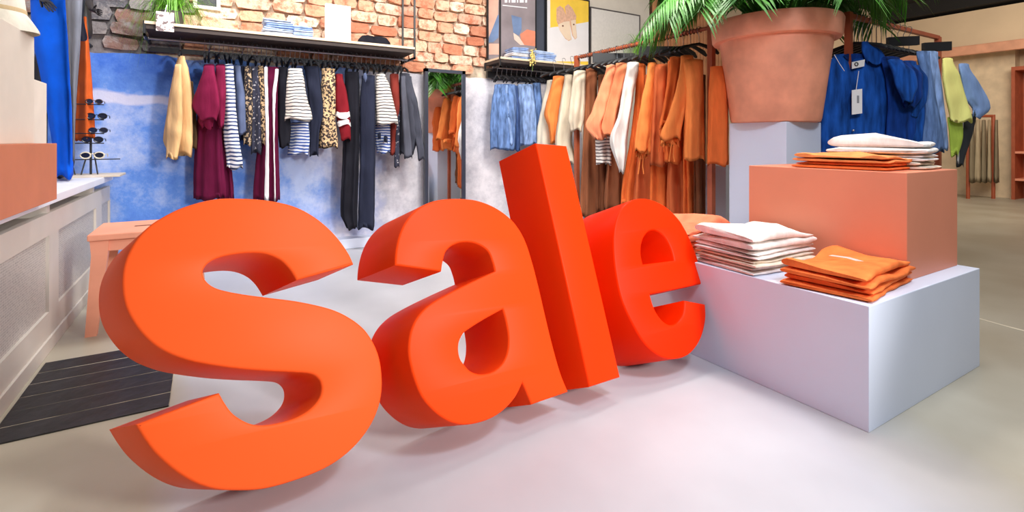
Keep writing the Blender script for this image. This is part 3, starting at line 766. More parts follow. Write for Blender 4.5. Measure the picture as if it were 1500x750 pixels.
disc = boxo('display_tray', (gx-0.16, gx+0.2, Yg-0.16, Yg+0.16, 0.815, 0.832), mat('birch_tray', (214, 200, 180), 0.6), bev=0.004)
tag(disc, 'thin beige tray under the wire sunglasses stand on the sill', 'tray')
def glasses(x, y, z, m, label, s=1.0, rot=0.0):
    rt = root('sunglasses', (x, y, z), label, 'sunglasses', None)
    for sx in (-1, 1):
        bm = bmesh.new()
        pts = [Vector((x+sx*0.036*s+0.027*s*math.cos(a), y, z+0.024*s+0.021*s*math.sin(a))) for a in [2*math.pi*k/14 for k in range(15)]]
        tube(bm, pts, 0.0045*s, 5); rim_ = finish('rim', bm, m, rt, smooth=True)
        bm = bmesh.new(); vs = [bm.verts.new(p+Vector((0, dy_, 0))) for dy_ in (-0.001, 0.001) for p in pts[:-1]]
        n = 14
        bm.faces.new(vs[:n]); bm.faces.new(vs[n:][::-1])
        for k in range(n): bm.faces.new((vs[k], vs[(k+1) % n], vs[n+(k+1) % n], vs[n+k]))
        finish('lens', bm, mat('dark_lens', (30, 34, 50), 0.15, var=0), rim_)
        tubeo('temple', [(x+sx*0.063*s, y, z+0.03*s), (x+sx*0.066*s, y+0.10*s, z+0.03*s), (x+sx*0.064*s, y+0.12*s, z+0.012*s)], 0.003*s, m, rt, n=5)
    tubeo('bridge', [(x-0.010*s, y, z+0.030*s), (x, y-0.002, z+0.036*s), (x+0.010*s, y, z+0.030*s)], 0.003*s, m, rt, n=5)
glasses(gx+0.02, Yg-0.065, shelfz[0]+0.004, mat('cream_rim', (232, 220, 190), 0.4), 'cream rimmed round sunglasses on the lowest arm of the wire stand', 1.15)
glasses(gx+0.02, Yg-0.065, shelfz[1]+0.004, mat('black_rim', (20, 20, 24), 0.3), 'black sunglasses just under the burnt orange skirt', 1.0)
glasses(gx+0.055, Yg-0.065, shelfz[2]+0.004, mat('wire_rim', (40, 44, 60), 0.3), 'thin wire rimmed sunglasses on the stand\'s middle arm', 0.9)
glasses(gx+0.045, Yg-0.065, shelfz[3]+0.004, mat('black_rim', (20, 20, 24), 0.3), 'black sunglasses on the stand\'s fourth arm from below', 1.0)
glasses(gx+0.03, Yg-0.065, shelfz[4]+0.004, mat('brown_rim', (60, 44, 40), 0.3), 'brown sunglasses topmost on the wire stand', 0.8)

# ---- stool
stl = root('stool', (-0.33, 3.79, 0), 'peach painted wooden stool with splayed legs behind the letter s', 'stool')
zt_ = 0.578
bm = bmesh.new()
sx0, sx1, sy0, sy1 = -0.585, -0.05, 3.545, 4.03
box(bm, sx0, sx1, sy0, sy1, zt_-0.035, zt_, bev=0.006)
finish('seat', bm, M_WOODP, stl)
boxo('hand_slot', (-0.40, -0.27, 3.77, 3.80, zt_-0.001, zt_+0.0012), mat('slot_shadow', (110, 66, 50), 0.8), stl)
for ax, ay in ((0, 0), (1, 0), (0, 1), (1, 1)):
    bm = bmesh.new()
    tx = sx0+0.05 if ax == 0 else sx1-0.05; ty = sy0+0.05 if ay == 0 else sy1-0.05
    bx_ = tx+(-0.045 if ax == 0 else 0.045); by_ = ty+(-0.0 if ay == 0 else 0.05)
    if ay == 0: by_ = ty+0.09-0.05
    q = []
    for (x, y, z_, wx, wy) in ((tx, ty, zt_-0.035, 0.042, 0.028), (tx, ty, zt_-0.12, 0.036, 0.026), (bx_, by_, 0.0, 0.026, 0.020)):
        q.append([bm.verts.new((x+sx_*wx, y+sy_*wy, z_)) for sx_, sy_ in ((-1, -1), (1, -1), (1, 1), (-1, 1))])
    for i in range(2):
        for k in range(4): bm.faces.new((q[i][k], q[i][(k+1) % 4], q[i+1][(k+1) % 4], q[i+1][k]))
    bm.faces.new(q[0]); bm.faces.new(q[-1][::-1])
    finish('leg', bm, M_WOODP, stl)
bm = bmesh.new(); box(bm, sx0+0.06, sx1-0.06, sy0+0.035, sy0+0.06, zt_-0.10, zt_-0.035)
finish('apron', bm, M_WOODP, stl)
boxo('apron', (sx0+0.06, sx1-0.06, sy1-0.06, sy1-0.035, zt_-0.10, zt_-0.035), M_WOODP, stl)
bm = bmesh.new(); box(bm, sx0+0.035, sx0+0.06, sy0+0.06, sy1-0.06, zt_-0.09, zt_-0.035); finish('side_apron', bm, M_WOODP, stl)
tubeo('stretcher', [(sx0+0.02, sy0+0.08, 0.12), (sx0+0.02, sy1-0.0, 0.12)], 0.012, M_WOODP, stl)

# ================================================================== back wall shelf and rail
def wall_unit(x0, x1, y0, label, hang_left=True, posts=()):
    rt = root('wall_shelf', ((x0+x1)/2, YW-0.2, 2.0), label, 'shelf')
    boxo('shelf_board', (x0, x1, y0, YW-0.05, 2.022, 2.045), M_BEIGEW, rt, bev=0.002)
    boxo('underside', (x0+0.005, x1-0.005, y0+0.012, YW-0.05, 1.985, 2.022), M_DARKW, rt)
    tubeo('rail', [(x0-0.02, 5.10, 1.94), (x1+0.02, 5.10, 1.94)], 0.011, M_CHROME, rt)
    for x in (x0, x1):
        bm = bmesh.new(); box(bm, x-0.008, x+0.008, y0, YW-0.05, 1.925, 1.945); box(bm, x-0.008, x+0.008, y0, y0+0.016, 1.925, 2.02)
        box(bm, x-0.008, x+0.008, YW-0.07, YW-0.05, 1.925, 2.02)
        finish('bracket', bm, M_BLACK, rt)
    for x, y, z1_ in posts:
        boxo('post', (x-0.009, x+0.009, y-0.009, y+0.009, 1.94, z1_), M_BLACK, rt)
    return rt
s1 = wall_unit(-0.457, 1.777, 4.9, 'long birch wall shelf with dark clothes on its rail over the blue wall', posts=((1.777, 4.91, 3.4), (1.777, YW-0.1, 3.4), (-0.457, 4.91, 2.045)))
boxo('crossbar', (-0.45, 1.77, YW-0.10, YW-0.06, 1.86, 1.90), M_BLACK, s1)  # dark bar that also stands in for the shadow beneath the shelf
s2 = wall_unit(2.807, 4.55, 4.95, 'short birch wall shelf with posters and denim under the poster wall', posts=((2.807, 4.96, 3.4),))
boxo('crossbar', (2.82, 4.5, YW-0.10, YW-0.06, 1.84, 1.92), M_BLACK, s2)

BR = ('Y', 5.10)
GB = 'dark garments on the back wall rail'
mar = cloth('maroon', (122, 26, 62)); marD = cloth('maroon_deep', (96, 18, 54)); navy = cloth('navy', (40, 44, 62)); blk = cloth('black', (30, 30, 38))
chs = cloth('charcoal', (74, 76, 88)); beige = cloth('beige', (226, 184, 130)); brown_in = cloth('brown_lining', (96, 74, 52))
stripe1 = stripes('navy_white', (236, 236, 240), (50, 70, 120), 0.033, 0.42)
stripe2 = stripes('cream_navy', (240, 232, 220), (50, 46, 60), 0.030, 0.30)
stripe3 = stripes('blue_white', (226, 230, 240), (60, 92, 170), 0.028, 0.5)
leo = spots('leopard', (214, 180, 136), (52, 40, 40), 46, 0.50); leod = spots('dark_leopard', (186, 160, 128), (38, 34, 40), 40, 0.54); flor = spots('dark_floral', (44, 46, 64), (180, 176, 180), 38, 0.36)
wh = cloth('white', (232, 230, 232), bump=0.2)
blueg = cloth('slate_blue', (92, 104, 136))
garment('jacket', [(83, 260, 271), (100, 255, 276), (130, 249, 281), (170, 243, 283), (205, 238, 284), (228, 246, 282)], BR, beige, 'beige cotton jacket hanging alone at the left end of the back rail', 'jacket', GB,
        parts=[('sleeve', [(95, 256, 266), (140, 249, 268), (190, 243, 268), (232, 243, 262)], beige, dict(off=-0.10, depth=0.1, folds=3)), ('lining', [(120, 276, 283), (160, 277, 287), (218, 280, 290)], brown_in, dict(off=0.04, depth=0.06, folds=2))], folds=4, amp=0.25)
garment('dress', [(95, 299, 314), (130, 292, 320), (180, 288, 324), (240, 284, 328), (291, 283, 332)], BR, marD, 'maroon dress with flared sleeves beside the beige jacket', 'dress', GB,
        parts=[('sleeve', [(97, 298, 314), (125, 290, 319), (155, 281, 323), (176, 292, 318)], mar, dict(off=-0.12, depth=0.16, folds=3, amp=0.3)), ('sleeve', [(160, 296, 318), (176, 290, 314), (188, 296, 312)], mar, dict(off=-0.09, depth=0.1, folds=4, amp=0.5))], folds=8, amp=0.5)
garment('dress', [(95, 316, 330), (140, 314, 332), (200, 316, 334), (292, 318, 343)], BR, marD, 'maroon dress squeezed against the long-sleeved navy striped tee', 'dress', GB,
        parts=[('sleeve', [(97, 316, 330), (130, 314, 331), (165, 314, 330), (186, 319, 328)], mar, dict(off=-0.10, depth=0.12, folds=3))], folds=6, amp=0.5, off=0.03)
garment('striped_shirt', [(95, 329, 342), (125, 327, 344), (160, 326, 346), (200, 327, 350), (246, 332, 356)], BR, stripe1, 'long navy and white striped top next to the maroon dresses', 'top', GB, folds=4, amp=0.3, off=-0.05)
garment('shirt', [(97, 343, 353), (140, 344, 359), (196, 346, 361)], BR, blueg, 'slate blue top between the navy striped top and the patterned blouses', 'top', GB, folds=3, amp=0.3)
garment('shirt', [(98, 352, 360), (140, 352, 366), (204, 352, 364)], BR, navy, 'navy top left of the dark leopard blouses', 'top', GB, folds=3, amp=0.3, off=0.05)
garment('blouse', [(98, 358, 368), (140, 357, 371), (212, 356, 369)], BR, leod, 'dark leopard print blouse, first of the patterned pair', 'blouse', GB, folds=4, amp=0.3)
garment('blouse', [(98, 368, 378), (140, 367, 382), (224, 367, 384)], BR, flor, 'dark floral blouse between the two leopard prints', 'blouse', GB, folds=4, amp=0.4)
garment('blouse', [(97, 377, 386), (150, 379, 389), (212, 380, 390)], BR, leo, 'narrow tan leopard blouse against the white-striped maroon trousers', 'blouse', GB, folds=3, amp=0.3)
garment('trousers', [(99, 386, 408), (150, 386, 407), (200, 378, 408), (293, 370, 411)], BR, marD, 'long maroon trousers with white side stripes on the back rail', 'trousers', GB,
        parts=[('side_stripe', [(99, 387, 392), (200, 389, 394), (293, 387, 394)], wh, dict(off=-0.12, depth=0.02, folds=1)), ('side_stripe', [(102, 403, 408), (140, 399, 404), (200, 400, 402.5), (293, 402, 404)], wh, dict(off=-0.12, depth=0.02, folds=1))], folds=6, amp=0.4, depth=0.2)
garment('shirt', [(99, 406, 421), (140, 405, 424), (190, 406, 426), (215, 409, 424)], BR, blk, 'black top between the maroon trousers and the cream striped tee', 'top', GB, folds=4, amp=0.35)
garment('striped_shirt', [(180, 424, 452), (205, 423, 454), (226, 421, 452)], BR, stripe3, 'blue and white striped top showing below the cream striped tee', 'top', GB, folds=5, amp=0.3, off=0.04)
garment('striped_tee', [(101, 422, 443), (118, 420, 446), (145, 418, 451), (176, 416, 459)], BR, stripe2, 'cream tee with thin navy stripes in the middle of the back rail', 'tee', GB, folds=3, amp=0.25, off=-0.08, depth=0.2)
garment('shirt', [(98, 446, 468), (130, 450, 471), (165, 452, 475), (190, 454, 469), (227, 453, 467)], BR, navy, 'dark navy blouse right of the cream striped tee', 'top', GB, folds=4, amp=0.4)
garment('leopard_blouse', [(101, 471, 491), (130, 470, 492), (165, 468, 492), (216, 466, 496)], BR, leo, 'tan leopard print blouse beside the burgundy tee', 'blouse', GB, folds=5, amp=0.35, off=-0.04)
garment('tee', [(109, 491, 502), (135, 490, 508), (165, 491, 512), (205, 499, 514)], BR, cloth('burgundy', (128, 28, 38)), 'burgundy tee with two white bands at the cuff', 'tee', GB,
        parts=[('cuff_band', [(168, 491, 512), (173, 491.5, 513)], wh, dict(off=-0.075, depth=0.14, amp=0.0)), ('cuff_band', [(179, 493, 513.5), (184, 494, 514)], wh, dict(off=-0.075, depth=0.14, amp=0.0))], folds=3, amp=0.3, off=-0.05)
garment('long_dress', [(106, 505, 526), (160, 503, 527), (230, 501, 526), (315, 498, 524), (334, 507, 524)], BR, blk, 'long black pleated dress reaching almost to the floor', 'dress', GB, folds=7, amp=0.5)
garment('long_dress', [(111, 530, 549), (150, 527, 550), (230, 527, 550), (334, 524, 549)], BR, navy, 'long dark navy sleeveless dress right of the black pleated dress', 'dress', GB, folds=4, amp=0.25, off=-0.05,
        parts=[('neckline', [(108, 533, 537), (113, 532, 538), (118, 534, 537)], blueg, dict(off=-0.13, depth=0.02))])
garment('striped_shirt', [(180, 549, 572), (205, 549, 572), (223, 552, 572)], BR, stripe3, 'blue striped top showing below the second cream striped tee', 'top', GB, folds=4, amp=0.3, off=0.04,
        parts=[('flower_print', [(196, 553, 557), (203, 553, 558)], navy, dict(off=-0.08, depth=0.01)), ('flower_print', [(200, 562, 567), (208, 562, 568)], navy, dict(off=-0.08, depth=0.01))])
garment('striped_tee', [(108, 551, 564), (125, 550, 571), (150, 549, 577), (182, 550, 583)], BR, stripe2, 'cream striped tee near the right end of the back rail', 'tee', GB, folds=3, amp=0.25, off=-0.08, depth=0.2)
garment('shirt', [(109, 571, 584), (150, 572, 586), (200, 571, 583), (226, 571, 580)], BR, cloth('brown_red', (130, 52, 44)), 'reddish brown leather-look top behind the striped tee', 'top', GB, folds=3, amp=0.3)
garment('scarf', [(150, 578, 587), (200, 578, 586), (244, 577, 585)], BR, flor, 'narrow dark patterned piece beside the charcoal cardigan', 'scarf', GB, folds=3, amp=0.3)
garment('cardigan', [(108, 585, 600), (130, 584, 606), (170, 584, 611), (200, 584, 614), (226, 585, 606)], BR, chs, 'charcoal long-sleeved cardigan at the right end of the back rail', 'cardigan', GB,
        parts=[('sleeve', [(112, 592, 603), (150, 600, 612), (200, 607, 619), (234, 612, 622)], chs, dict(off=-0.07, depth=0.1, folds=3)), ('sleeve', [(112, 587, 594), (170, 589, 599), (231, 592, 604)], cloth('charcoal_light', (88, 90, 102)), dict(off=-0.12, depth=0.07, folds=2))], folds=3, amp=0.3)
# hangers on the back rail
h0 = None; nh = 0
lab_j = 'black hanger holding the beige jacket at the left end of the back rail'
lab_h = 'black hanger with a thin wire hook on the rail over the blue wall'
us = [264]+[300+i*6.95 for i in range(43)]
for u in us:
    x = onY(u, 80, 5.10).x
    if h0 is None: h0 = hanger((0, 0, 0), (0, 1, 0), 0.09, 0.15, lab_h, 'hangers on the back wall rail'); first = True
    if first: h0.location = (x, 5.10, 1.942-0.09); first = False; h0['label'] = lab_j; del h0['group']
    else: copy_tree(h0, (x, 5.10, 1.942-0.09), label=lab_h, rotz=rnd.uniform(-0.25, 0.25))['group'] = 'hangers on the back wall rail'

# things on the long shelf
ZS = 2.045
def folded(name, cx, cy, z, w, d, h, rot, m, label, cat, group=None, seed=0, tiers=2, wav=0.12):
    """a folded garment: tiers of soft slabs joined by a rounded fold at one long side"""
    rr = random.Random(seed); bm = bmesh.new(); nL = 22; nS = 20
    for t in range(tiers):
        hh = h/tiers; zc = z+hh*(t+0.5); ox = rr.uniform(-0.01, 0.01); oy = rr.uniform(-0.008, 0.008); sc = 1-0.035*t+rr.uniform(-0.015, 0.01)
        rings = []
        for i in range(nL+1):
            s = i/nL*2-1
            e = max((1-abs(s)**14)**0.5 if abs(s) < 1 else 0.0, 0.45)
            ring = []
            for k in range(nS):
                th = 2*math.pi*k/nS; c, q = math.cos(th), math.sin(th)
                yy = math.copysign(abs(c)**0.28, c)*d/2*sc; zz_ = math.copysign(abs(q)**0.55, q)*hh/2*1.02*e
                p = Vector((s*w/2*sc+ox, yy*(0.985+0.02*math.sin(3*s+seed))+oy, zz_))
                nn = noise.noise(Vector((p.x*7+seed, p.y*7, t*3.3)))
                n2 = noise.noise(Vector((p.x*22+seed, p.y*22, t*5.3)))
                up = 0.5+0.5*q
                p.z += hh*wav*2.2*nn*up+hh*0.5*wav*n2*up+(0.020*wav/0.12*noise.noise(Vector((p.x*5+seed, p.y*4, 2)))*up if t == tiers-1 else 0)
                p.x += 0.012*noise.noise(Vector((p.y*12, t*2+seed, 0)))
                p.y += 0.008*noise.noise(Vector((p.x*12, t*2+seed, 4)))
                ring.append(p)
            rings.append(ring)
        vs = []
        ca, sa_ = math.cos(rot), math.sin(rot)
        for ring in rings:
            vs.append([bm.verts.new((cx+p.x*ca-p.y*sa_, cy+p.x*sa_+p.y*ca, max(z, zc+p.z))) for p in ring])
        for i in range(nL):
            for k in range(nS): bm.faces.new((vs[i][k], vs[i][(k+1) % nS], vs[i+1][(k+1) % nS], vs[i+1][k]))
        bm.faces.new(vs[0]); bm.faces.new(vs[-1][::-1])
    o = finish(name, bm, m, smooth=True, angle=60, loc=(cx, cy, z))
    return tag(o, label, cat, group)
den = cloth('pale_denim', (188, 206, 242), var=0.2)
den2 = cloth('washed_denim', (158, 184, 232), var=0.2)
def pile(u0, u1, y, n, zbase, hh, dep, mats, nm, labf, cat, grp, rot=0.0, seed=0):
    a = onY(u0, 50, y); b_ = onY(u1, 50, y); w_ = b_.x-a.x
    for i in range(n):
        folded(nm, (a.x+b_.x)/2+rnd.uniform(-0.01, 0.01), y+dep/2, zbase+i*hh, w_*(1-0.03*i), dep, hh, rot+rnd.uniform(-0.05, 0.05), mats[i % len(mats)], labf(i, n), cat, grp, seed+i)
ordn = ['bottom', 'second', 'third', 'fourth', 'fifth', 'sixth']
def lab_pile(what, where):
    def f(i, n):
        pos = 'lowest' if i == 0 else ('topmost' if i == n-1 else ordn[i]+' from below')
        return f'{what}, {pos} in the pile {where}'
    return f
pile(385, 432, 5.0, 4, ZS, 0.038, 0.25, [wh, den, den2, den], 'folded_jeans', lab_pile('folded pale blue denim', 'left of the blank white card'), 'jeans', 'folded denim on the long shelf', seed=3)
pile(430, 460, 4.98, 3, ZS, 0.036, 0.22, [den2, den], 'folded_jeans', lab_pile('folded washed denim', 'nearest the blank white card'), 'jeans', 'folded denim on the long shelf', seed=23)
a = onY(477, 60, 5.05); b_ = onY(514, 60, 5.05)
bc = boxo('display_card', (a.x, b_.x, 5.05, 5.10, ZS, onY(495, 7, 5.05).z), M_PAPER, bev=0.003); tag(bc, 'blank white upright display card on the long shelf', 'card')
# black cap
cx_ = onY(549, 60, 5.1).x
capb = root('flat_cap', (cx_, 5.12, ZS), 'black cap lying at the right end of the long shelf', 'cap')
bm = bmesh.new(); n = 32
for j, (q, zz) in enumerate([(1.0, 0.0), (1.03, 0.02), (0.98, 0.05), (0.75, 0.085), (0.4, 0.095), (0.05, 0.09)]):
    r_ = [bm.verts.new((cx_+0.165*q*math.cos(2*math.pi*k/n), 5.12+0.10*q*math.sin(2*math.pi*k/n), ZS+zz*(1+0.25*math.cos(4*math.pi*k/n)))) for k in range(n)]
    if j:
        for k in range(n): bm.faces.new((prev_[k], prev_[(k+1) % n], r_[(k+1) % n], r_[k]))
    prev_ = r_
bm.faces.new(prev_)
finish('crown', bm, blk, capb, smooth=True)
bm = bmesh.new(); box(bm, cx_-0.12, cx_+0.12, 4.94, 5.06, ZS+0.001, ZS+0.012, bev=0.004); finish('visor', bm, blk, capb, smooth=True)
# picture frame on the wall, upper left
pf = root('picture_frame', onY(303, 8, YW-0.06), 'thin white framed dark picture on the brick wall above the grass plant', 'picture')
a = onY(283, 14, YW-0.07); b_ = onY(323, 16, YW-0.07)
zf = b_.z
boxo('picture', (a.x+0.03, b_.x-0.03, YW-0.06, YW-0.045, zf+0.03, zf+0.47), mat('dark_print', (60, 62, 66), 0.3, var=0.3), pf)
bm = bmesh.new(); box(bm, a.x, b_.x, YW-0.08, YW-0.045, zf, zf+0.03); box(bm, a.x, b_.x, YW-0.08, YW-0.045, zf+0.47, zf+0.5); box(bm, a.x, a.x+0.03, YW-0.08, YW-0.045, zf+0.03, zf+0.47); box(bm, b_.x-0.03, b_.x, YW-0.08, YW-0.045, zf+0.03, zf+0.47)
finish('frame', bm, mat('cream_frame', (226, 216, 206), 0.5), pf)
# grass plant with hanging photo card
gp = onY(250, 30, 5.08)
grass = root('grass_plant', (gp.x, 5.08, ZS), 'bushy bright green grass plant trailing over the left end of the long shelf', 'plant')
bm = bmesh.new(); lathe(bm, gp.x, 5.08, [(0.07, ZS), (0.085, ZS+0.01), (0.10, ZS+0.12), (0.09, ZS+0.125), (0.08, ZS+0.11)], 24)
finish('pot', bm, mat('dark_pot', (70, 66, 60), 0.6), grass, smooth=True)
bm = bmesh.new()
for i in range(330):
    az = rnd.uniform(0, 6.283); re = rnd.uniform(0.12, 0.40); dr = rnd.uniform(0.18, 0.62); ri = rnd.uniform(0.12, 0.3)
    d = Vector((math.cos(az), math.sin(az)*0.42, 0)); sd = Vector((-d.y, d.x, 0)).normalized()*rnd.uniform(0.0035, 0.006)
    if d.x > 0: re *= 1.15; dr *= 0.65
    p = Vector((gp.x+rnd.uniform(-.04, .04), 5.08+rnd.uniform(-.04, .04), ZS+0.11)); prev_ = None
    for j in range(8):
        t = j/7; q = p+d*re*t+UP*(ri*math.sin(t*2.2)-dr*t**2.2)
        if q.y > YW-0.06: q.y = YW-0.06
        if q.y > 4.885 and q.z < ZS+0.004 and q.x > -0.47: q.z = ZS+0.004
        wj = 1-0.85*t
        cur = [bm.verts.new(q-sd*wj), bm.verts.new(q+sd*wj)]
        if prev_: bm.faces.new((prev_[0], prev_[1], cur[1], cur[0]))
        prev_ = cur
o = finish('foliage', bm, M_LEAF2, grass); o['kind'] = 'stuff'
a = onY(228.5, 16, 4.86); b_ = onY(255, 47, 4.86)
ph = root('photo_card', (a.x, 4.86, b_.z), 'small photo card of figures hanging in front of the grass plant', 'card')
boxo('card', (a.x, b_.x, 4.86, 4.868, b_.z, a.z), spots('photo_print', (228, 214, 206), (120, 104, 104), 22, 0.46), ph)
tubeo('string', [((a.x+b_.x)/2, 4.864, a.z), ((a.x+b_.x)/2+0.01, 4.88, a.z+0.06), ((a.x+b_.x)/2, 4.93, 2.05)], 0.0025, M_CHROME, ph, n=5)

# ---- standing mirror
a = onY(622, 100, 5.22); b_ = onY(681, 100, 5.22)
mir = root('mirror', ((a.x+b_.x)/2, 5.24, 0), 'tall black-framed mirror standing against the wall reflecting a palm', 'mirror')
bm = bmesh.new(); x0_, x1_ = a.x, b_.x; zt2 = a.z
for b4 in ((x0_, x0_+0.035), (x1_-0.04, x1_)): box(bm, b4[0], b4[1], 5.20, 5.26, 0, zt2)
box(bm, x0_, x1_, 5.20, 5.26, zt2-0.035, zt2); box(bm, x0_, x1_, 5.20, 5.26, 0, 0.05)
finish('frame', bm, mat('dark_mirror_frame', (50, 56, 72), 0.4), mir)
gm_ = bpy.data.materials.new('mirror_glass'); N, L = nodes(gm_); b = N['Principled BSDF']; b.inputs['Metallic'].default_value = 1; b.inputs['Roughness'].default_value = 0.02; b.inputs['Base Color'].default_value = (0.9, 0.92, 0.93, 1)
boxo('glass', (x0_+0.03, x1_-0.035, 5.215, 5.225, 0.04, zt2-0.03), gm_, mir)

# ---- posters on the short shelf
def poster(u0, u1, ztop, label, yy=5.27, fr=M_BLACK, bg=None):
    a = onY(u0, 50, yy).x; b_ = onY(u1, 50, yy).x
    rt = root('poster', ((a+b_)/2, yy, ZS), label, 'poster')
    bm = bmesh.new(); t = 0.016
    for q in ((a, a+t, ZS, ztop), (b_-t, b_, ZS, ztop), (a+t, b_-t, ZS, ZS+t), (a+t, b_-t, ztop-t, ztop)): box(bm, q[0], q[1], yy, yy+0.03, q[2], q[3])
    finish('frame', bm, fr, rt)
    boxo('print', (a+t, b_-t, yy+0.008, yy+0.025, ZS+t, ztop-t), bg, rt)
    return rt, a+t, b_-t, yy+0.008
def poly_flat(name, pts, y, m, parent, th=0.0015):
    bm = bmesh.new(); f = [bm.verts.new((x, y, z)) for x, z in pts]; g = [bm.verts.new((x, y-th, z)) for x, z in pts]
    n = len(pts); bm.faces.new(f); bm.faces.new(g[::-1])
    for k in range(n): bm.faces.new((f[k], f[(k+1) % n], g[(k+1) % n], g[k]))
    return finish(name, bm, m, parent)
rt, xa, xb, yp = poster(714, 786, 2.98, 'tall framed fashion poster of bare legs and blue jeans by the brick wall', bg=mat('grey_mauve_print', (150, 138, 142), 0.4, var=0.15, scale=3))
def PT(*uv): return [(lambda q: (q.x, q.z))(onY(u, v, yp)) for u, v in uv]
poly_flat('printed_legs', PT((715, 0), (730, 0), (729, 30), (718, 58), (716, 58)), yp, mat('skin_print', (222, 176, 156), 0.4), rt)
poly_flat('printed_jeans', PT((716, 55), (722, 40), (729, 22), (731, 22), (730, 55), (722, 62), (716, 62)), yp-0.0016, mat('jean_print', (116, 138, 176), 0.4, var=0.15), rt)
poly_flat('printed_legs', PT((716, 64), (731, 64), (731, 80), (716, 80)), yp, mat('skin_print', (222, 176, 156), 0.4), rt)
poly_flat('printed_jeans', PT((749, 22), (764, 26), (764, 44), (760, 52), (752, 48)), yp, mat('jean_print', (116, 138, 176), 0.4, var=0.15), rt)
poly_flat('printed_shoe', PT((752, 48), (760, 54), (768, 66), (762, 66), (753, 58)), yp-0.0016, mat('shoe_print', (232, 206, 190), 0.4), rt)
poly_flat('printed_seat', PT((762, 50), (772, 43), (785, 46), (785, 68), (768, 66), (763, 58)), yp, mat('orange_print', (226, 140, 110), 0.4, var=0.1), rt)
for k, (u0, u1) in enumerate(((739, 743), (745, 747), (749, 755), (757, 759), (761, 767), (769, 772))):
    poly_flat('printed_lettering', PT((u0, -6), (u1, -6), (u1, 4), (u0, 4)), yp-0.003, mat('white_print', (232, 232, 236), 0.4, var=0), rt)
poly_flat('printed_line', PT((736, 7), (772, 11), (772, 12.5), (736, 8.5)), yp-0.003, mat('white_print', (232, 232, 236), 0.4, var=0), rt)
rt, xa, xb, yp = poster(800, 864, 2.98, 'framed poster of beige woven slippers on a yellow and white ground', bg=mat('yellow_print', (248, 206, 76), 0.4, var=0.05))
poly_flat('printed_white_ground', PT((801, 41), (833, 37), (862, 32), (862, 90), (801, 90)), yp, mat('offwhite_print', (232, 228, 230), 0.4, var=0.02), rt)
poly_flat('printed_white_ground', PT((800.5, 0), (806, 0), (806, 41), (800.5, 41)), yp, mat('offwhite_print', (232, 228, 230), 0.4, var=0.02), rt)
slp = mat('slipper_print', (222, 176, 148), 0.4, var=0.1, scale=30); slp2 = mat('slipper_sole_print', (236, 212, 186), 0.4, var=0.04)
poly_flat('printed_slipper', PT((815, 12), (820, 8.5), (825, 12), (829, 22), (834, 32), (836, 52), (837, 58), (833, 60), (828, 57), (820, 45), (815, 30)), yp-0.0016, slp, rt)
poly_flat('printed_slipper', PT((827, 10), (832, 6), (838, 12), (844, 24), (843, 30), (844, 45), (845, 55), (842, 58), (838, 52), (834, 32), (829, 22)), yp-0.003, slp, rt)
poly_flat('printed_sole', PT((817, 36), (826, 32), (834, 31), (836, 52), (836, 58), (832, 59), (827, 55), (820, 45)), yp-0.0034, slp2, rt)
poly_flat('printed_sole', PT((836, 30), (843, 29), (843.5, 45), (844.5, 55), (842, 57), (839, 52)), yp-0.005, slp2, rt)
for u, v in ((824, 38), (840, 36)):
    poly_flat('printed_button', PT((u-1, v-1), (u+1, v-1), (u+1, v+1), (u-1, v+1)), yp-0.0066, mat('dark_print_dot', (110, 60, 50), 0.4), rt)
rt, xa, xb, yp = poster(865, 938, 2.90, 'large pale speckled art print right of the slipper poster', bg=mat('speckled_print', (226, 220, 214), 0.5, var=0.03, scale=30), fr=mat('thin_dark_frame', (90, 84, 84), 0.5))
# denim piles on short shelf
pile(750, 776, 5.0, 4, ZS, 0.036, 0.2, [den2, wh, den, den2], 'folded_jeans', lab_pile('folded blue denim', 'in front of the legs poster'), 'jeans', 'folded denim on the short shelf', seed=40)
pile(784, 815, 5.0, 3, ZS, 0.042, 0.2, [den, den2], 'folded_jeans', lab_pile('folded light blue denim', 'in front of the slipper poster'), 'jeans', 'folded denim on the short shelf', seed=50)
# yellow dried flower clipped on shelf edge
fl = root('dried_flower', onY(780, 92, 4.93), 'small bunch of dried yellow flowers clipped to the short shelf', 'flowers')
bm = bmesh.new()
for i in range(60):
    c = onY(780+rnd.gauss(0, 2.4), 86+rnd.gauss(0, 6), 4.925+rnd.uniform(-0.015, 0.01))
    bmesh.ops.create_icosphere(bm, subdivisions=1, radius=rnd.uniform(0.006, 0.013), matrix=Matrix.Translation(c))
o = finish('blossom', bm, mat('dry_yellow', (226, 204, 120), 0.8, var=0.2, scale=40), fl); o['kind'] = 'stuff'
tubeo('stem', [onY(781, 76, 4.93), onY(780, 104, 4.93)], 0.003, M_STEM, fl, n=5)

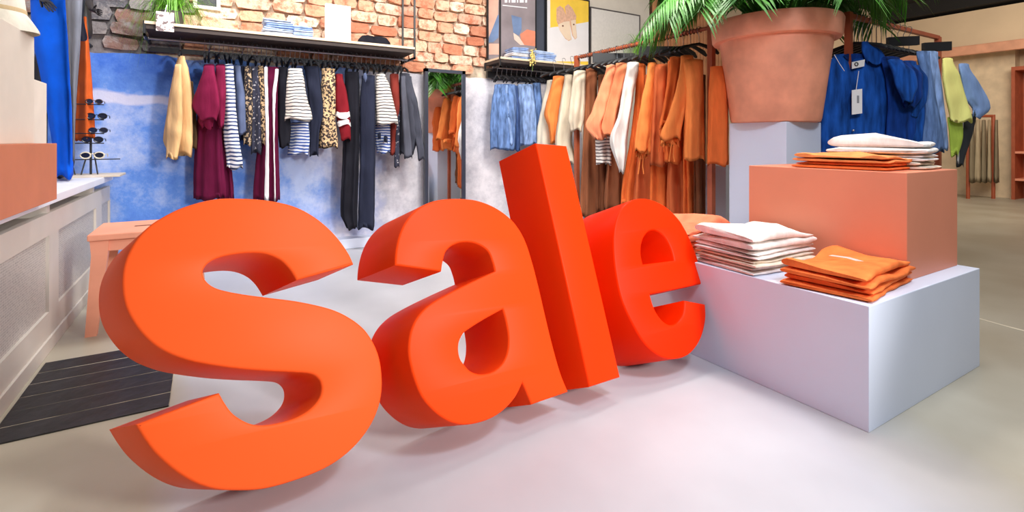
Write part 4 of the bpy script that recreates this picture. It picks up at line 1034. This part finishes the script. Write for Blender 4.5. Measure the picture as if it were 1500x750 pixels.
# ---- denim skirts under the short shelf
dn = cloth('denim_mid', (104, 134, 186), var=0.3, scale=22); dnl = cloth('denim_light', (138, 166, 214), var=0.3, scale=22); dnd = cloth('denim_dark', (70, 96, 150), var=0.25, scale=22)
garment('denim_skirt', [(124, 724, 755), (150, 720, 757), (190, 717, 757), (219, 717, 756)], BR, dn, 'mid blue denim skirt, leftmost under the short shelf', 'skirt', 'denim skirts under the short shelf', folds=6, amp=0.4, depth=0.22,
        parts=[('button_placket', [(125, 740, 744), (170, 743, 747), (212, 747, 751)], dnl, dict(off=-0.115, depth=0.015, folds=1, amp=0.1))])
garment('denim_skirt', [(126, 748, 758), (170, 752, 762), (220, 752, 762)], BR, dnd, 'dark denim skirt seen edge-on between two lighter ones', 'skirt', 'denim skirts under the short shelf', folds=4, amp=0.4, depth=0.2)
garment('denim_skirt', [(124, 758, 781), (150, 758, 784), (190, 759, 787), (212, 759, 788)], BR, dnl, 'light blue denim skirt behind the top of the letter l', 'skirt', 'denim skirts under the short shelf', folds=5, amp=0.4, depth=0.2)
garment('denim_skirt', [(122, 780, 792), (160, 782, 796), (212, 784, 798)], BR, dn, 'mid blue denim skirt beside the cream shirt of the rust rack', 'skirt', 'denim skirts under the short shelf', folds=4, amp=0.4, depth=0.2)
for i, u in enumerate((728, 735, 742, 749, 757, 764, 771, 778, 785, 792)):
    copy_tree(h0, (onY(u, 80, 5.10).x, 5.10, 1.942-0.09), rotz=rnd.uniform(-0.3, 0.3))['label'] = 'black hanger on the rail of the short shelf above the denim skirts'
for o in list(C.objects):
    if o.name.startswith('clothes_hanger') and 'denim skirts' in o.get('label', ''): o['group'] = 'hangers of the denim skirts'
# yellowish bright plant far behind at the poster wall
pp = onY(938, 78, 5.15)
bp_ = root('fern', (pp.x, 5.15, pp.z-0.05), 'bright green fern on a black wall bracket beyond the posters', 'plant')
bm = bmesh.new(); box(bm, pp.x-0.16, pp.x+0.16, 5.05, YW-0.05, pp.z-0.07, pp.z-0.05); finish('bracket', bm, M_BLACK, bp_)
bm = bmesh.new()
for i in range(160):
    az = rnd.uniform(0, 6.283); re = rnd.uniform(0.12, 0.38); dr = rnd.uniform(0.0, 0.35); ri = rnd.uniform(0.1, 0.32)
    d = Vector((math.cos(az), math.sin(az)*0.4, 0)); sd = Vector((-d.y, d.x, 0)).normalized()*0.007
    prev_ = None
    for j in range(6):
        t = j/5; q = Vector((pp.x, 5.15, pp.z-0.04))+d*re*t+UP*(ri*math.sin(t*2.2)-dr*t**2)
        wj = 1-0.85*t; cur = [bm.verts.new(q-sd*wj), bm.verts.new(q+sd*wj)]
        if prev_: bm.faces.new((prev_[0], prev_[1], cur[1], cur[0]))
        prev_ = cur
o = finish('foliage', bm, mat('lime_green', (150, 206, 76), 0.5, var=0.2), bp_); o['kind'] = 'stuff'

# ================================================================== rust rack with orange clothes
XO = 3.43
ya = onX(1042, 42, XO).y; yb = onX(845, 85, XO).y
rk = root('clothes_rack', (XO, (ya+yb)/2, 0), 'rust painted steel clothes rack holding orange and cream clothes', 'clothes rack')
boxo('post', (XO-0.022, XO+0.022, ya-0.022, ya+0.022, 0, 2.02), M_COPPER, rk)
boxo('post', (XO-0.022, XO+0.022, yb-0.022, yb+0.022, 0, 2.02), M_COPPER, rk)
tubeo('rail', [(XO, ya, 2.0), (XO, yb, 2.0)], 0.016, M_COPPER, rk)
bm = bmesh.new(); n_ = 46
for i in range(n_):
    y_ = ya+0.1+(yb-ya-0.15)*i/n_
    tube(bm, [Vector((XO+0.021*math.cos(a), y_+0.004*a/6, 2.0+0.021*math.sin(a))) for a in [k*0.9 for k in range(7)]], 0.004, 4)
finish('rope_wrap', bm, mat('brown_cord', (120, 74, 54), 0.9), rk)
for y_ in (ya, yb):
    boxo('foot', (XO-0.28, XO+0.28, y_-0.02, y_+0.02, 0, 0.03), M_COPPER, rk)
OR = ('X', XO)
GO = 'clothes on the rust rack with the orange blouses'
org = cloth('orange', (248, 142, 74)); orgd = cloth('orange_deep', (228, 112, 54)); rust = cloth('rust', (204, 104, 60)); brn = cloth('brown', (150, 92, 62)); brnd = cloth('brown_dark', (116, 68, 44))
crm = cloth('cream', (222, 208, 184)); peach = cloth('peach', (242, 152, 112)); whc = cloth('white_cotton', (230, 226, 222)); crm2 = cloth('pale_sand', (214, 206, 188))
strg = stripes('grey_white', (226, 220, 214), (110, 100, 100), 0.035, 0.4)
def og(*a, **k):
    k.setdefault('depth', 0.22); k.setdefault('folds', 5); k.setdefault('amp', 0.4)
    return garment(*a, **k)
# long things at the back first
for i, (r, mm, lab) in enumerate([
    ([(98, 858, 875), (200, 854, 876), (318, 849, 884)], brn, 'long brown dress between the cream shirts and the peach blouses'),
    ([(110, 876, 890), (200, 874, 896), (312, 872, 900)], brnd, 'long dark brown dress behind the peach blouses'),
    ([(110, 895, 908), (220, 890, 912), (306, 884, 916)], brn, 'long tan-brown dress below the white cotton blouse'),
    ([(92, 932, 946), (180, 926, 947), (300, 909, 938)], orgd, 'long deep orange dress right beside the white cotton blouse'),
    ([(110, 944, 962), (235, 932, 960), (322, 926, 962)], rust, 'long rust dress under the first tied-sleeve blouse'),
    ([(110, 962, 984), (235, 952, 985), (332, 950, 988)], orgd, 'long deep orange skirt under the middle orange blouses'),
    ([(110, 985, 1004), (235, 978, 1006), (335, 976, 1008)], rust, 'long rust skirt below the front tied-sleeve blouse'),
    ([(110, 1004, 1020), (235, 1000, 1022), (336, 1000, 1024)], orgd, 'long deep orange skirt left of the rack post'),
    ([(110, 1018, 1034), (235, 1016, 1034), (330, 1016, 1034)], brnd, 'long dark brown skirt next to the rack post')]):
    og('long_dress', r, OR, mm, lab, 'dress', GO, off=0.16, folds=6, amp=0.55)
og('shirt', [(118, 801, 815), (150, 794, 814), (200, 786, 812), (236, 786, 812)], OR, crm2, 'pale sand shirt, first at the far left end of the rust rack', 'shirt', GO)
og('tee', [(112, 810, 827), (140, 803, 824), (168, 797, 820), (185, 803, 816), (210, 806, 814)], OR, org, 'orange tee between the pale sand shirt and the cream shirts', 'tee', GO, off=-0.05)
og('shirt', [(110, 827, 839), (140, 822, 840), (175, 817, 840), (208, 813, 838), (240, 822, 846)], OR, crm, 'cream linen shirt right of the orange tee', 'shirt', GO)
og('shirt', [(104, 840, 858), (140, 836, 858), (175, 832, 856), (192, 836, 852)], OR, crm, 'cream linen shirt against the long brown dress', 'shirt', GO, off=-0.05)
og('striped_shirt', [(180, 874, 896), (210, 872, 896), (240, 873, 897)], OR, strg, 'grey and white striped top showing below the peach blouses', 'top', GO)
og('blouse', [(96, 888, 904), (130, 878, 900), (165, 866, 894), (186, 857, 886), (204, 870, 889)], OR, peach, 'peach blouse with wide sleeve, left one of two', 'blouse', GO, off=-0.10)
og('blouse', [(93, 902, 921), (130, 894, 914), (165, 885, 906), (188, 880, 903), (200, 884, 900)], OR, cloth('peach_deep', (234, 140, 98)), 'peach blouse with wide sleeve touching the white cotton blouse', 'blouse', GO, off=-0.05)
og('blouse', [(92, 918, 936), (130, 912, 930), (170, 905, 924), (205, 893, 920), (230, 900, 918), (252, 907, 914)], OR, whc, 'white cotton blouse with a puffed sleeve among the orange clothes', 'blouse', GO, off=-0.12)
og('blouse', [(95, 958, 978), (150, 956, 978), (200, 953, 978), (242, 951, 980)], OR, rust, 'rust orange blouse between the two tied-sleeve blouses', 'blouse', GO, off=0.02)
def tied(rows, m, lab, u, v, off, body=None):
    o = og('tied_sleeve_blouse', body, OR, m, lab, 'blouse', GO, off=off+0.12, parts=[('sleeve', rows, m, dict(off=off, depth=0.14, folds=4, amp=0.35)),
        ('cuff', [(rows[-1][0]-2, rows[-1][1]+3, rows[-1][2]-3), (rows[-1][0]+3, rows[-1][1]+4, rows[-1][2]-4), (rows[-1][0]+9, rows[-1][1]+1, rows[-1][2]-1)], m, dict(off=off, depth=0.1, folds=7, amp=0.4))])
    D = DX(u, XO)+off-0.06
    for s in (-1, 1):
        tubeo('tie_string', [P(u, v, D), P(u+s*2, v+10, D), P(u+s*2.5-1, v+22, D), P(u+s*4-1, v+33, D)], 0.005, m, o, n=5)
tied([(92, 949, 962), (150, 939, 959), (200, 931, 954), (222, 930, 950)], org, 'orange blouse with tied sleeve, leftmost of the tied-sleeve blouses', 940, 222, -0.10, [(95, 948, 966), (160, 944, 966), (225, 944, 966)])
tied([(84, 981, 998), (130, 975, 992), (165, 969, 986), (188, 965, 984)], orgd, 'deep orange blouse with tied sleeve, half hidden by the front one', 970, 190, -0.08, [(90, 978, 1000), (160, 974, 1000), (238, 972, 1000)])
tied([(82, 997, 1016), (130, 990, 1015), (170, 978, 1003), (204, 966, 997)], org, 'large orange blouse with tied sleeve nearest to the rack post', 985, 204, -0.20, [(88, 1000, 1030), (130, 1004, 1031), (185, 1003, 1032), (234, 1002, 1033)])
og('blouse', [(98, 1040, 1064), (130, 1038, 1067), (180, 1037, 1068), (241, 1036, 1068)], OR, orgd, 'deep orange blouse on the near side of the rack post by the pot', 'blouse', GO, off=-0.15, depth=0.16)
# dark hanger heads on the rust rack
hl = 'wide black hanger on the rust rack with the orange clothes'
hr = None
for i, u in enumerate((812, 826, 838, 850, 862, 872, 882, 893, 904, 914, 924, 932, 941, 950, 958, 968, 979, 990, 1001, 1012, 1024)):
    y_ = onX(u, 60, XO).y
    if hr is None:
        hr = hanger((XO, y_, 2.002), (1, 0, 0), 0.12, 0.20, hl, 'hangers on the rust rack', thick=0.014, slope=0.05)
    else: copy_tree(hr, (XO, y_, 2.002-0.12), rotz=rnd.uniform(-0.2, 0.2))
# black board hanging over the hangers (sign boards)
for i, (ua, ub, va, vb) in enumerate(((936, 1008, 68, 82), (868, 930, 78, 92))):
    D = DX((ua+ub)/2, XO)+0.02
    pa, pb = P(ua, va, D), P(ub, va, D)
    bm = bmesh.new()
    dirv = (pb-pa).normalized(); nrm = Vector((-dirv.y, dirv.x, 0))
    th = 0.012; hh = (vb-va)/FPX*D
    q = [pa-nrm*th, pb-nrm*th, pb+nrm*th, pa+nrm*th]
    lo = [bm.verts.new(p-UP*hh) for p in q]; hi = [bm.verts.new(p) for p in q]
    bm.faces.new(lo[::-1]); bm.faces.new(hi)
    for k in range(4): bm.faces.new((lo[k], lo[(k+1) % 4], hi[(k+1) % 4], hi[k]))
    o = finish('trouser_hanger', bm, M_HANG); tag(o, ('flat black trouser hanger bar above the front orange blouses', 'flat black trouser hanger bar above the peach blouses')[i], 'hanger')

# ================================================================== denim rack on the right
YD = 1.862
dx0 = onY(1243, 22, YD).x
rk2 = root('clothes_rack', (dx0+0.5, YD, 0), 'rust painted clothes rack with blue denim jackets right of the pot', 'clothes rack')
boxo('post', (dx0-0.02, dx0+0.02, YD-0.02, YD+0.02, 0, 2.02), M_COPPER, rk2)
boxo('post', (dx0+1.5, dx0+1.54, YD-0.02, YD+0.02, 0, 2.0), M_COPPER, rk2)
boxo('rail', (dx0, dx0+1.52, YD-0.016, YD+0.016, 1.98, 2.01), M_COPPER, rk2)
boxo('foot', (dx0-0.02, dx0+0.02, YD-0.25, YD+0.25, 0, 0.03), M_COPPER, rk2)
GD = 'clothes on the denim rack'
ind = mat('cloth_indigo', (28, 84, 172), 0.9, var=0.35, scale=14, bump=0.4, bscale=24, spec=0.15)
ind2 = mat('cloth_indigo_dark', (20, 62, 142), 0.9, var=0.35, scale=14, bump=0.4, bscale=24, spec=0.15)
def DJ(x): return ('X', x)
x1 = dx0+0.10
g = garment('denim_jacket', [(80, 1222, 1290), (92, 1214, 1316), (120, 1210, 1322), (165, 1204, 1326), (226, 1198, 1330)], DJ(x1), ind, 'bright indigo denim jacket with white neck label and hanging tag behind the rust post', 'jacket', GD,
            parts=[('sleeve', [(88, 1300, 1322), (105, 1306, 1340), (128, 1312, 1345), (150, 1322, 1338)], ind, dict(off=0.02, depth=0.14, folds=2, amp=0.3)),
                   ('sleeve', [(92, 1200, 1222), (150, 1192, 1214), (224, 1190, 1208)], ind2, dict(off=0.02, depth=0.12, folds=3, amp=0.3)),
                   ('collar', [(62, 1262, 1274), (72, 1262, 1288), (84, 1266, 1296), (94, 1270, 1294)], ind, dict(off=0.0, depth=0.09, folds=1, amp=0.1)),
                   ('lining', [(80, 1236, 1264), (92, 1244, 1264), (112, 1249, 1260), (132, 1250, 1254)], ind2, dict(off=-0.075, depth=0.01, folds=1, amp=0.0))],
            folds=7, amp=0.35, depth=0.15, nseg=64)
Dl = DX(1257, x1)-0.10
def card(name, uv, m, parent, D, th=0.003):
    bm = bmesh.new(); f = [bm.verts.new(P(u, v, D)) for u, v in uv]; b2 = [bm.verts.new(P(u, v, D)+FWD*th) for u, v in uv]
    n = len(uv); bm.faces.new(f); bm.faces.new(b2[::-1])
    for k in range(n): bm.faces.new((f[k], f[(k+1) % n], b2[(k+1) % n], b2[k]))
    return finish(name, bm, m, parent)
nl_ = card('neck_label', [(1248, 91), (1267, 87), (1266, 97), (1248, 101)], M_PAPER, g, Dl)
bm = bmesh.new(); tube(bm, [P(1254.5+2.4*math.cos(a), 94+2.4*math.sin(a), Dl-0.003) for a in [k*math.pi/7 for k in range(15)]], 0.0035, 5)
finish('ring_emblem', bm, M_BLACK, nl_)
pt_ = card('price_tag', [(1248, 132), (1263, 130), (1263, 166), (1248, 168)], M_PAPER, g, Dl-0.02)
card('barcode', [(1255.5, 140), (1258.5, 140), (1258.5, 151), (1255.5, 151)], mat('grey_print', (150, 150, 154), 0.5), pt_, Dl-0.022, 0.001)
tubeo('tag_string', [P(1258, 104, Dl-0.01), P(1256, 118, Dl-0.02), P(1254, 132, Dl-0.018)], 0.0022, M_PAPER, g, n=5)
tubeo('tag_string', [P(1222, 80, Dl-0.01), P(1229, 92, Dl-0.02), P(1237, 104, Dl-0.01)], 0.0022, M_PAPER, g, n=5)
bm = bmesh.new(); bmesh.ops.create_uvsphere(bm, u_segments=10, v_segments=6, radius=0.009, matrix=Matrix.Translation(P(1250, 191, Dl+0.01))); finish('button', bm, M_CHROME, g)
garment('denim_jacket', [(84, 1290, 1318), (110, 1296, 1340), (150, 1300, 1346), (226, 1296, 1338)], DJ(x1+0.14), ind2, 'dark indigo denim jacket directly behind the tagged one', 'jacket', GD,
        parts=[('sleeve', [(92, 1312, 1334), (110, 1322, 1352), (140, 1330, 1352), (158, 1322, 1340)], ind2, dict(off=0.0, depth=0.12, folds=2, amp=0.3))], folds=5, amp=0.3, depth=0.12)
garment('denim_jacket', [(90, 1318, 1342), (120, 1330, 1356), (160, 1330, 1356), (222, 1326, 1352)], DJ(x1+0.26), ind, 'indigo denim jacket, third on the rack before the jeans', 'jacket', GD,
        parts=[('sleeve', [(96, 1330, 1348), (116, 1338, 1360), (150, 1338, 1358), (172, 1330, 1346)], ind, dict(off=0.0, depth=0.1, folds=2, amp=0.3))], folds=5, amp=0.3, depth=0.12)
garment('jeans', [(76, 1342, 1362), (120, 1350, 1368), (222, 1348, 1384)], DJ(x1+0.40), dn, 'mid blue jeans folded over a hanger next to the indigo jackets', 'jeans', GD, folds=4, amp=0.35, depth=0.12)
garment('jeans', [(76, 1354, 1374), (120, 1362, 1380), (218, 1370, 1390)], DJ(x1+0.55), dnl, 'pale jeans folded over a hanger beside the yellow tee', 'jeans', GD, folds=4, amp=0.35, depth=0.12)
yel = mat('cloth_yellow', (255, 246, 150), 0.9, var=0.08, scale=6, bump=0.3, bscale=20, spec=0.15)
garment('tee', [(86, 1380, 1396), (110, 1380, 1406), (145, 1384, 1416), (178, 1390, 1425)], DJ(x1+0.75), yel, 'pale yellow tee with short sleeve on the denim rack', 'tee', GD, folds=3, amp=0.3, depth=0.14)
garment('shirt', [(172, 1388, 1410), (200, 1390, 1411), (228, 1392, 1404)], DJ(x1+0.80), cloth('lime', (180, 206, 84)), 'lime green top hanging below the yellow tee', 'top', GD, folds=3, amp=0.3, depth=0.1)
garment('denim_shirt', [(94, 1404, 1420), (120, 1408, 1434), (145, 1414, 1448), (160, 1424, 1452), (172, 1424, 1438)], DJ(x1+0.95), cloth('chambray', (134, 164, 216), var=0.15), 'pale chambray shirt, last and rightmost on the denim rack', 'shirt', GD, folds=3, amp=0.3, depth=0.14)
garment('trousers', [(168, 1408, 1430), (200, 1402, 1424), (243, 1400, 1412)], DJ(x1+1.0), cloth('dark_grey_knit', (64, 66, 70)), 'dark trousers with a white side stripe below the chambray shirt', 'trousers', GD, folds=3, amp=0.3, depth=0.1,
        parts=[('side_stripe', [(178, 1408, 1412), (215, 1402, 1406), (238, 1402, 1405)], wh, dict(off=-0.06, depth=0.01, amp=0.0))])
h2 = None
for i, du in enumerate((0.08, 0.14, 0.20, 0.27, 0.34, 0.41, 0.49, 0.57, 0.66, 0.76, 0.86, 0.96)):
    if h2 is None: h2 = hanger((dx0+du, YD, 2.0), (0, 1, 0), 0.20, 0.21, 'black hanger with a wire hook on the denim rack', 'hangers on the denim rack', thick=0.013, slope=0.05)
    else: copy_tree(h2, (dx0+du, YD, 2.0-0.20), rotz=rnd.uniform(-0.1, 0.1))
for i, (x, v0_, v1_, u0_, u1_) in enumerate(((x1+0.35, 55, 68, 1300, 1345), (x1+0.7, 63, 76, 1352, 1392))):
    D = DX((u0_+u1_)/2, x)
    bm = bmesh.new(); pa, pb = P(u0_, v0_, D), P(u1_, v0_-2, D); hh = (v1_-v0_)/FPX*D
    dirv = (pb-pa).normalized(); nrm = Vector((-dirv.y, dirv.x, 0))*0.015
    lo = [bm.verts.new(p-UP*hh) for p in (pa-nrm, pb-nrm, pb+nrm, pa+nrm)]; hi = [bm.verts.new(p) for p in (pa-nrm, pb-nrm, pb+nrm, pa+nrm)]
    bm.faces.new(lo[::-1]); bm.faces.new(hi)
    for k in range(4): bm.faces.new((lo[k], lo[(k+1) % 4], hi[(k+1) % 4], hi[k]))
    o = finish('trouser_hanger', bm, M_HANG); tag(o, ('flat black trouser hanger bar above the indigo jackets', 'flat black trouser hanger bar above the yellow tee')[i], 'hanger')

# ================================================================== folded clothes on the plinths
# on the salmon box
orf = cloth('orange_fold', (250, 150, 88)); orf2 = cloth('orange_fold_bright', (246, 124, 62)); whf = cloth('white_denim', (236, 230, 224), bump=0.5); whf2 = cloth('ecru_denim', (230, 216, 196), bump=0.5)
pa = onZ(1240, 247, ZQ) if False else None
def fold_pile(nm, cx, cy, zb_, w_, d_, hs, rot, mats, what, where, cat, grp, seed, dx=0.0):
    z_ = zb_
    for i, hh in enumerate(hs):
        lab = lab_pile(what, where)(i, len(hs))
        folded(nm, cx+rnd.uniform(-0.008, 0.008)+dx*i, cy+rnd.uniform(-0.008, 0.008), z_, w_, d_, hh, rot+rnd.uniform(-0.04, 0.04), mats[i % len(mats)], lab, cat, grp, seed+i, wav=0.3 if i == len(hs)-1 else 0.12)
        z_ += hh
def face_at(u, x): return onX(u, 200, x).y
y0_, y1_ = face_at(1310, QX0+0.05), face_at(1168, QX0+0.05)
fold_pile('folded_trousers', QX0+0.17, (y0_+y1_)/2+0.02, ZQ, 0.27, (y1_-y0_), [0.034, 0.036], 0.0, [orf2, orf], 'folded orange trousers', 'on the salmon box', 'trousers', 'orange trousers on the salmon box', 60)
fold_pile('folded_trousers', QX0+0.40, 1.27, ZQ, 0.25, 0.44, [0.04, 0.036, 0.062], 0.12, [whf2, whf, whf], 'folded white trousers', 'at the back of the salmon box', 'trousers', 'white trousers on the salmon box', 70)
# on the white plinth, in front of the salmon box
fold_pile('folded_trousers', PX0+0.27, 1.13, ZP, 0.50, 0.34, [0.046, 0.054], 0.12, [orf2, orf2], 'folded bright orange trousers', 'at the plinth\'s near corner', 'trousers', 'orange trousers at the plinth corner', 80)
fold_pile('folded_jeans', PX0+0.25, 1.56, ZP, 0.46, 0.36, [0.035, 0.036, 0.038, 0.075], -0.05, [whf, whf2, whf, whf], 'folded white jeans', 'in the middle of the white plinth', 'jeans', 'white jeans on the white plinth', 90)
fold_pile('folded_sweater', PX0+0.25, 2.02, ZP, 0.44, 0.36, [0.07, 0.085], 0.1, [cloth('coral', (244, 116, 78)), cloth('coral_pale', (246, 134, 98))], 'folded coral sweater', 'at the plinth\'s far end', 'sweater', 'coral sweaters on the white plinth', 110)
# paper tag on top of the orange trousers
bm = bmesh.new(); tx, ty, tz = PX0+0.22, 1.12, ZP+0.09
pts = [(tx+0.08, ty+0.10, tz+0.010), (tx+0.09, ty+0.03, tz+0.012), (tx+0.06, ty-0.05, tz+0.011), (tx+0.05, ty-0.11, tz+0.008)]
prev_ = None
for i, p in enumerate(pts):
    wd = Vector((0.016 if i < 3 else 0.004, 0, 0)); cur = [bm.verts.new(Vector(p)-wd), bm.verts.new(Vector(p)+wd)]
    if prev_: bm.faces.new((prev_[0], prev_[1], cur[1], cur[0]))
    prev_ = cur
bmesh.ops.solidify(bm, geom=list(bm.faces), thickness=0.002)
o = finish('swing_tag', bm, M_PAPER); tag(o, 'curled white paper swing tag lying on the bright orange trousers', 'tag')

# ================================================================== far right: small copper stand with grey clothes
fx, fy = [(p.x, p.y) for p in [onZ(1437, 291)]][0]
fr_ = root('clothes_rack', (fx, fy, 0), 'small far copper rack with greige garments at the end of the shop', 'clothes rack')
Df = H*FPX/(291-205)
pA, pB = P(1418, 286, Df), P(1455, 287, Df)
for p in (pA, pB):
    tubeo('post', [Vector((p.x, p.y, 0)), Vector((p.x, p.y, P(1450, 168, Df).z))], 0.03, M_COPPER, fr_)
tubeo('rail', [Vector((pA.x, pA.y, P(1450, 170, Df).z)), Vector((pB.x, pB.y, P(1450, 170, Df).z))], 0.025, M_COPPER, fr_)
gg = cloth('greige', (176, 160, 132)); gg2 = cloth('greige_dark', (140, 128, 106)); dk = cloth('dark_boot', (66, 60, 54))
def far_plane(u): return ('X', P(u, 200, Df).x)
for i, (u0, u1, mm) in enumerate(((1420, 1428, gg2), (1428, 1437, gg), (1437, 1445, gg2), (1446, 1452, gg), (1456, 1463, gg2))):
    o = garment('long_coat', [(176, u0+1, u1-1), (220, u0, u1), (267, u0-1, u1+1)], far_plane((u0+u1)/2), mm, 'greige long garment on the small far copper rack', 'coat', 'greige garments on the far rack', folds=3, amp=0.3, depth=0.3, nseg=20, nlev=10)
# floor track on the right
q0, q1, q2 = onZ(1436, 468), onZ(1460, 476), onZ(1520, 492)
bm = bmesh.new(); prev_ = None
for i in range(13):
    t = i/12; p = onZ(1425+110*t, 464+33*t-4*t*t); w_ = Vector((0.03, 0.0, 0))
    nn = Vector((-SA*0.3-CA*0, -CA*0.0, 0)).normalized() if False else FWD*0.028
    cur = [bm.verts.new(Vector((p.x, p.y, 0.001))-nn), bm.verts.new(Vector((p.x, p.y, 0.001))+nn), bm.verts.new(Vector((p.x, p.y, 0.004)))]
    if prev_:
        bm.faces.new((prev_[0], cur[0], cur[2], prev_[2])); bm.faces.new((prev_[2], cur[2], cur[1], prev_[1]))
    prev_ = cur
o = finish('trim_4', bm, mat('pale_floor_strip', (226, 214, 190), 0.5)); o['kind'] = 'structure'
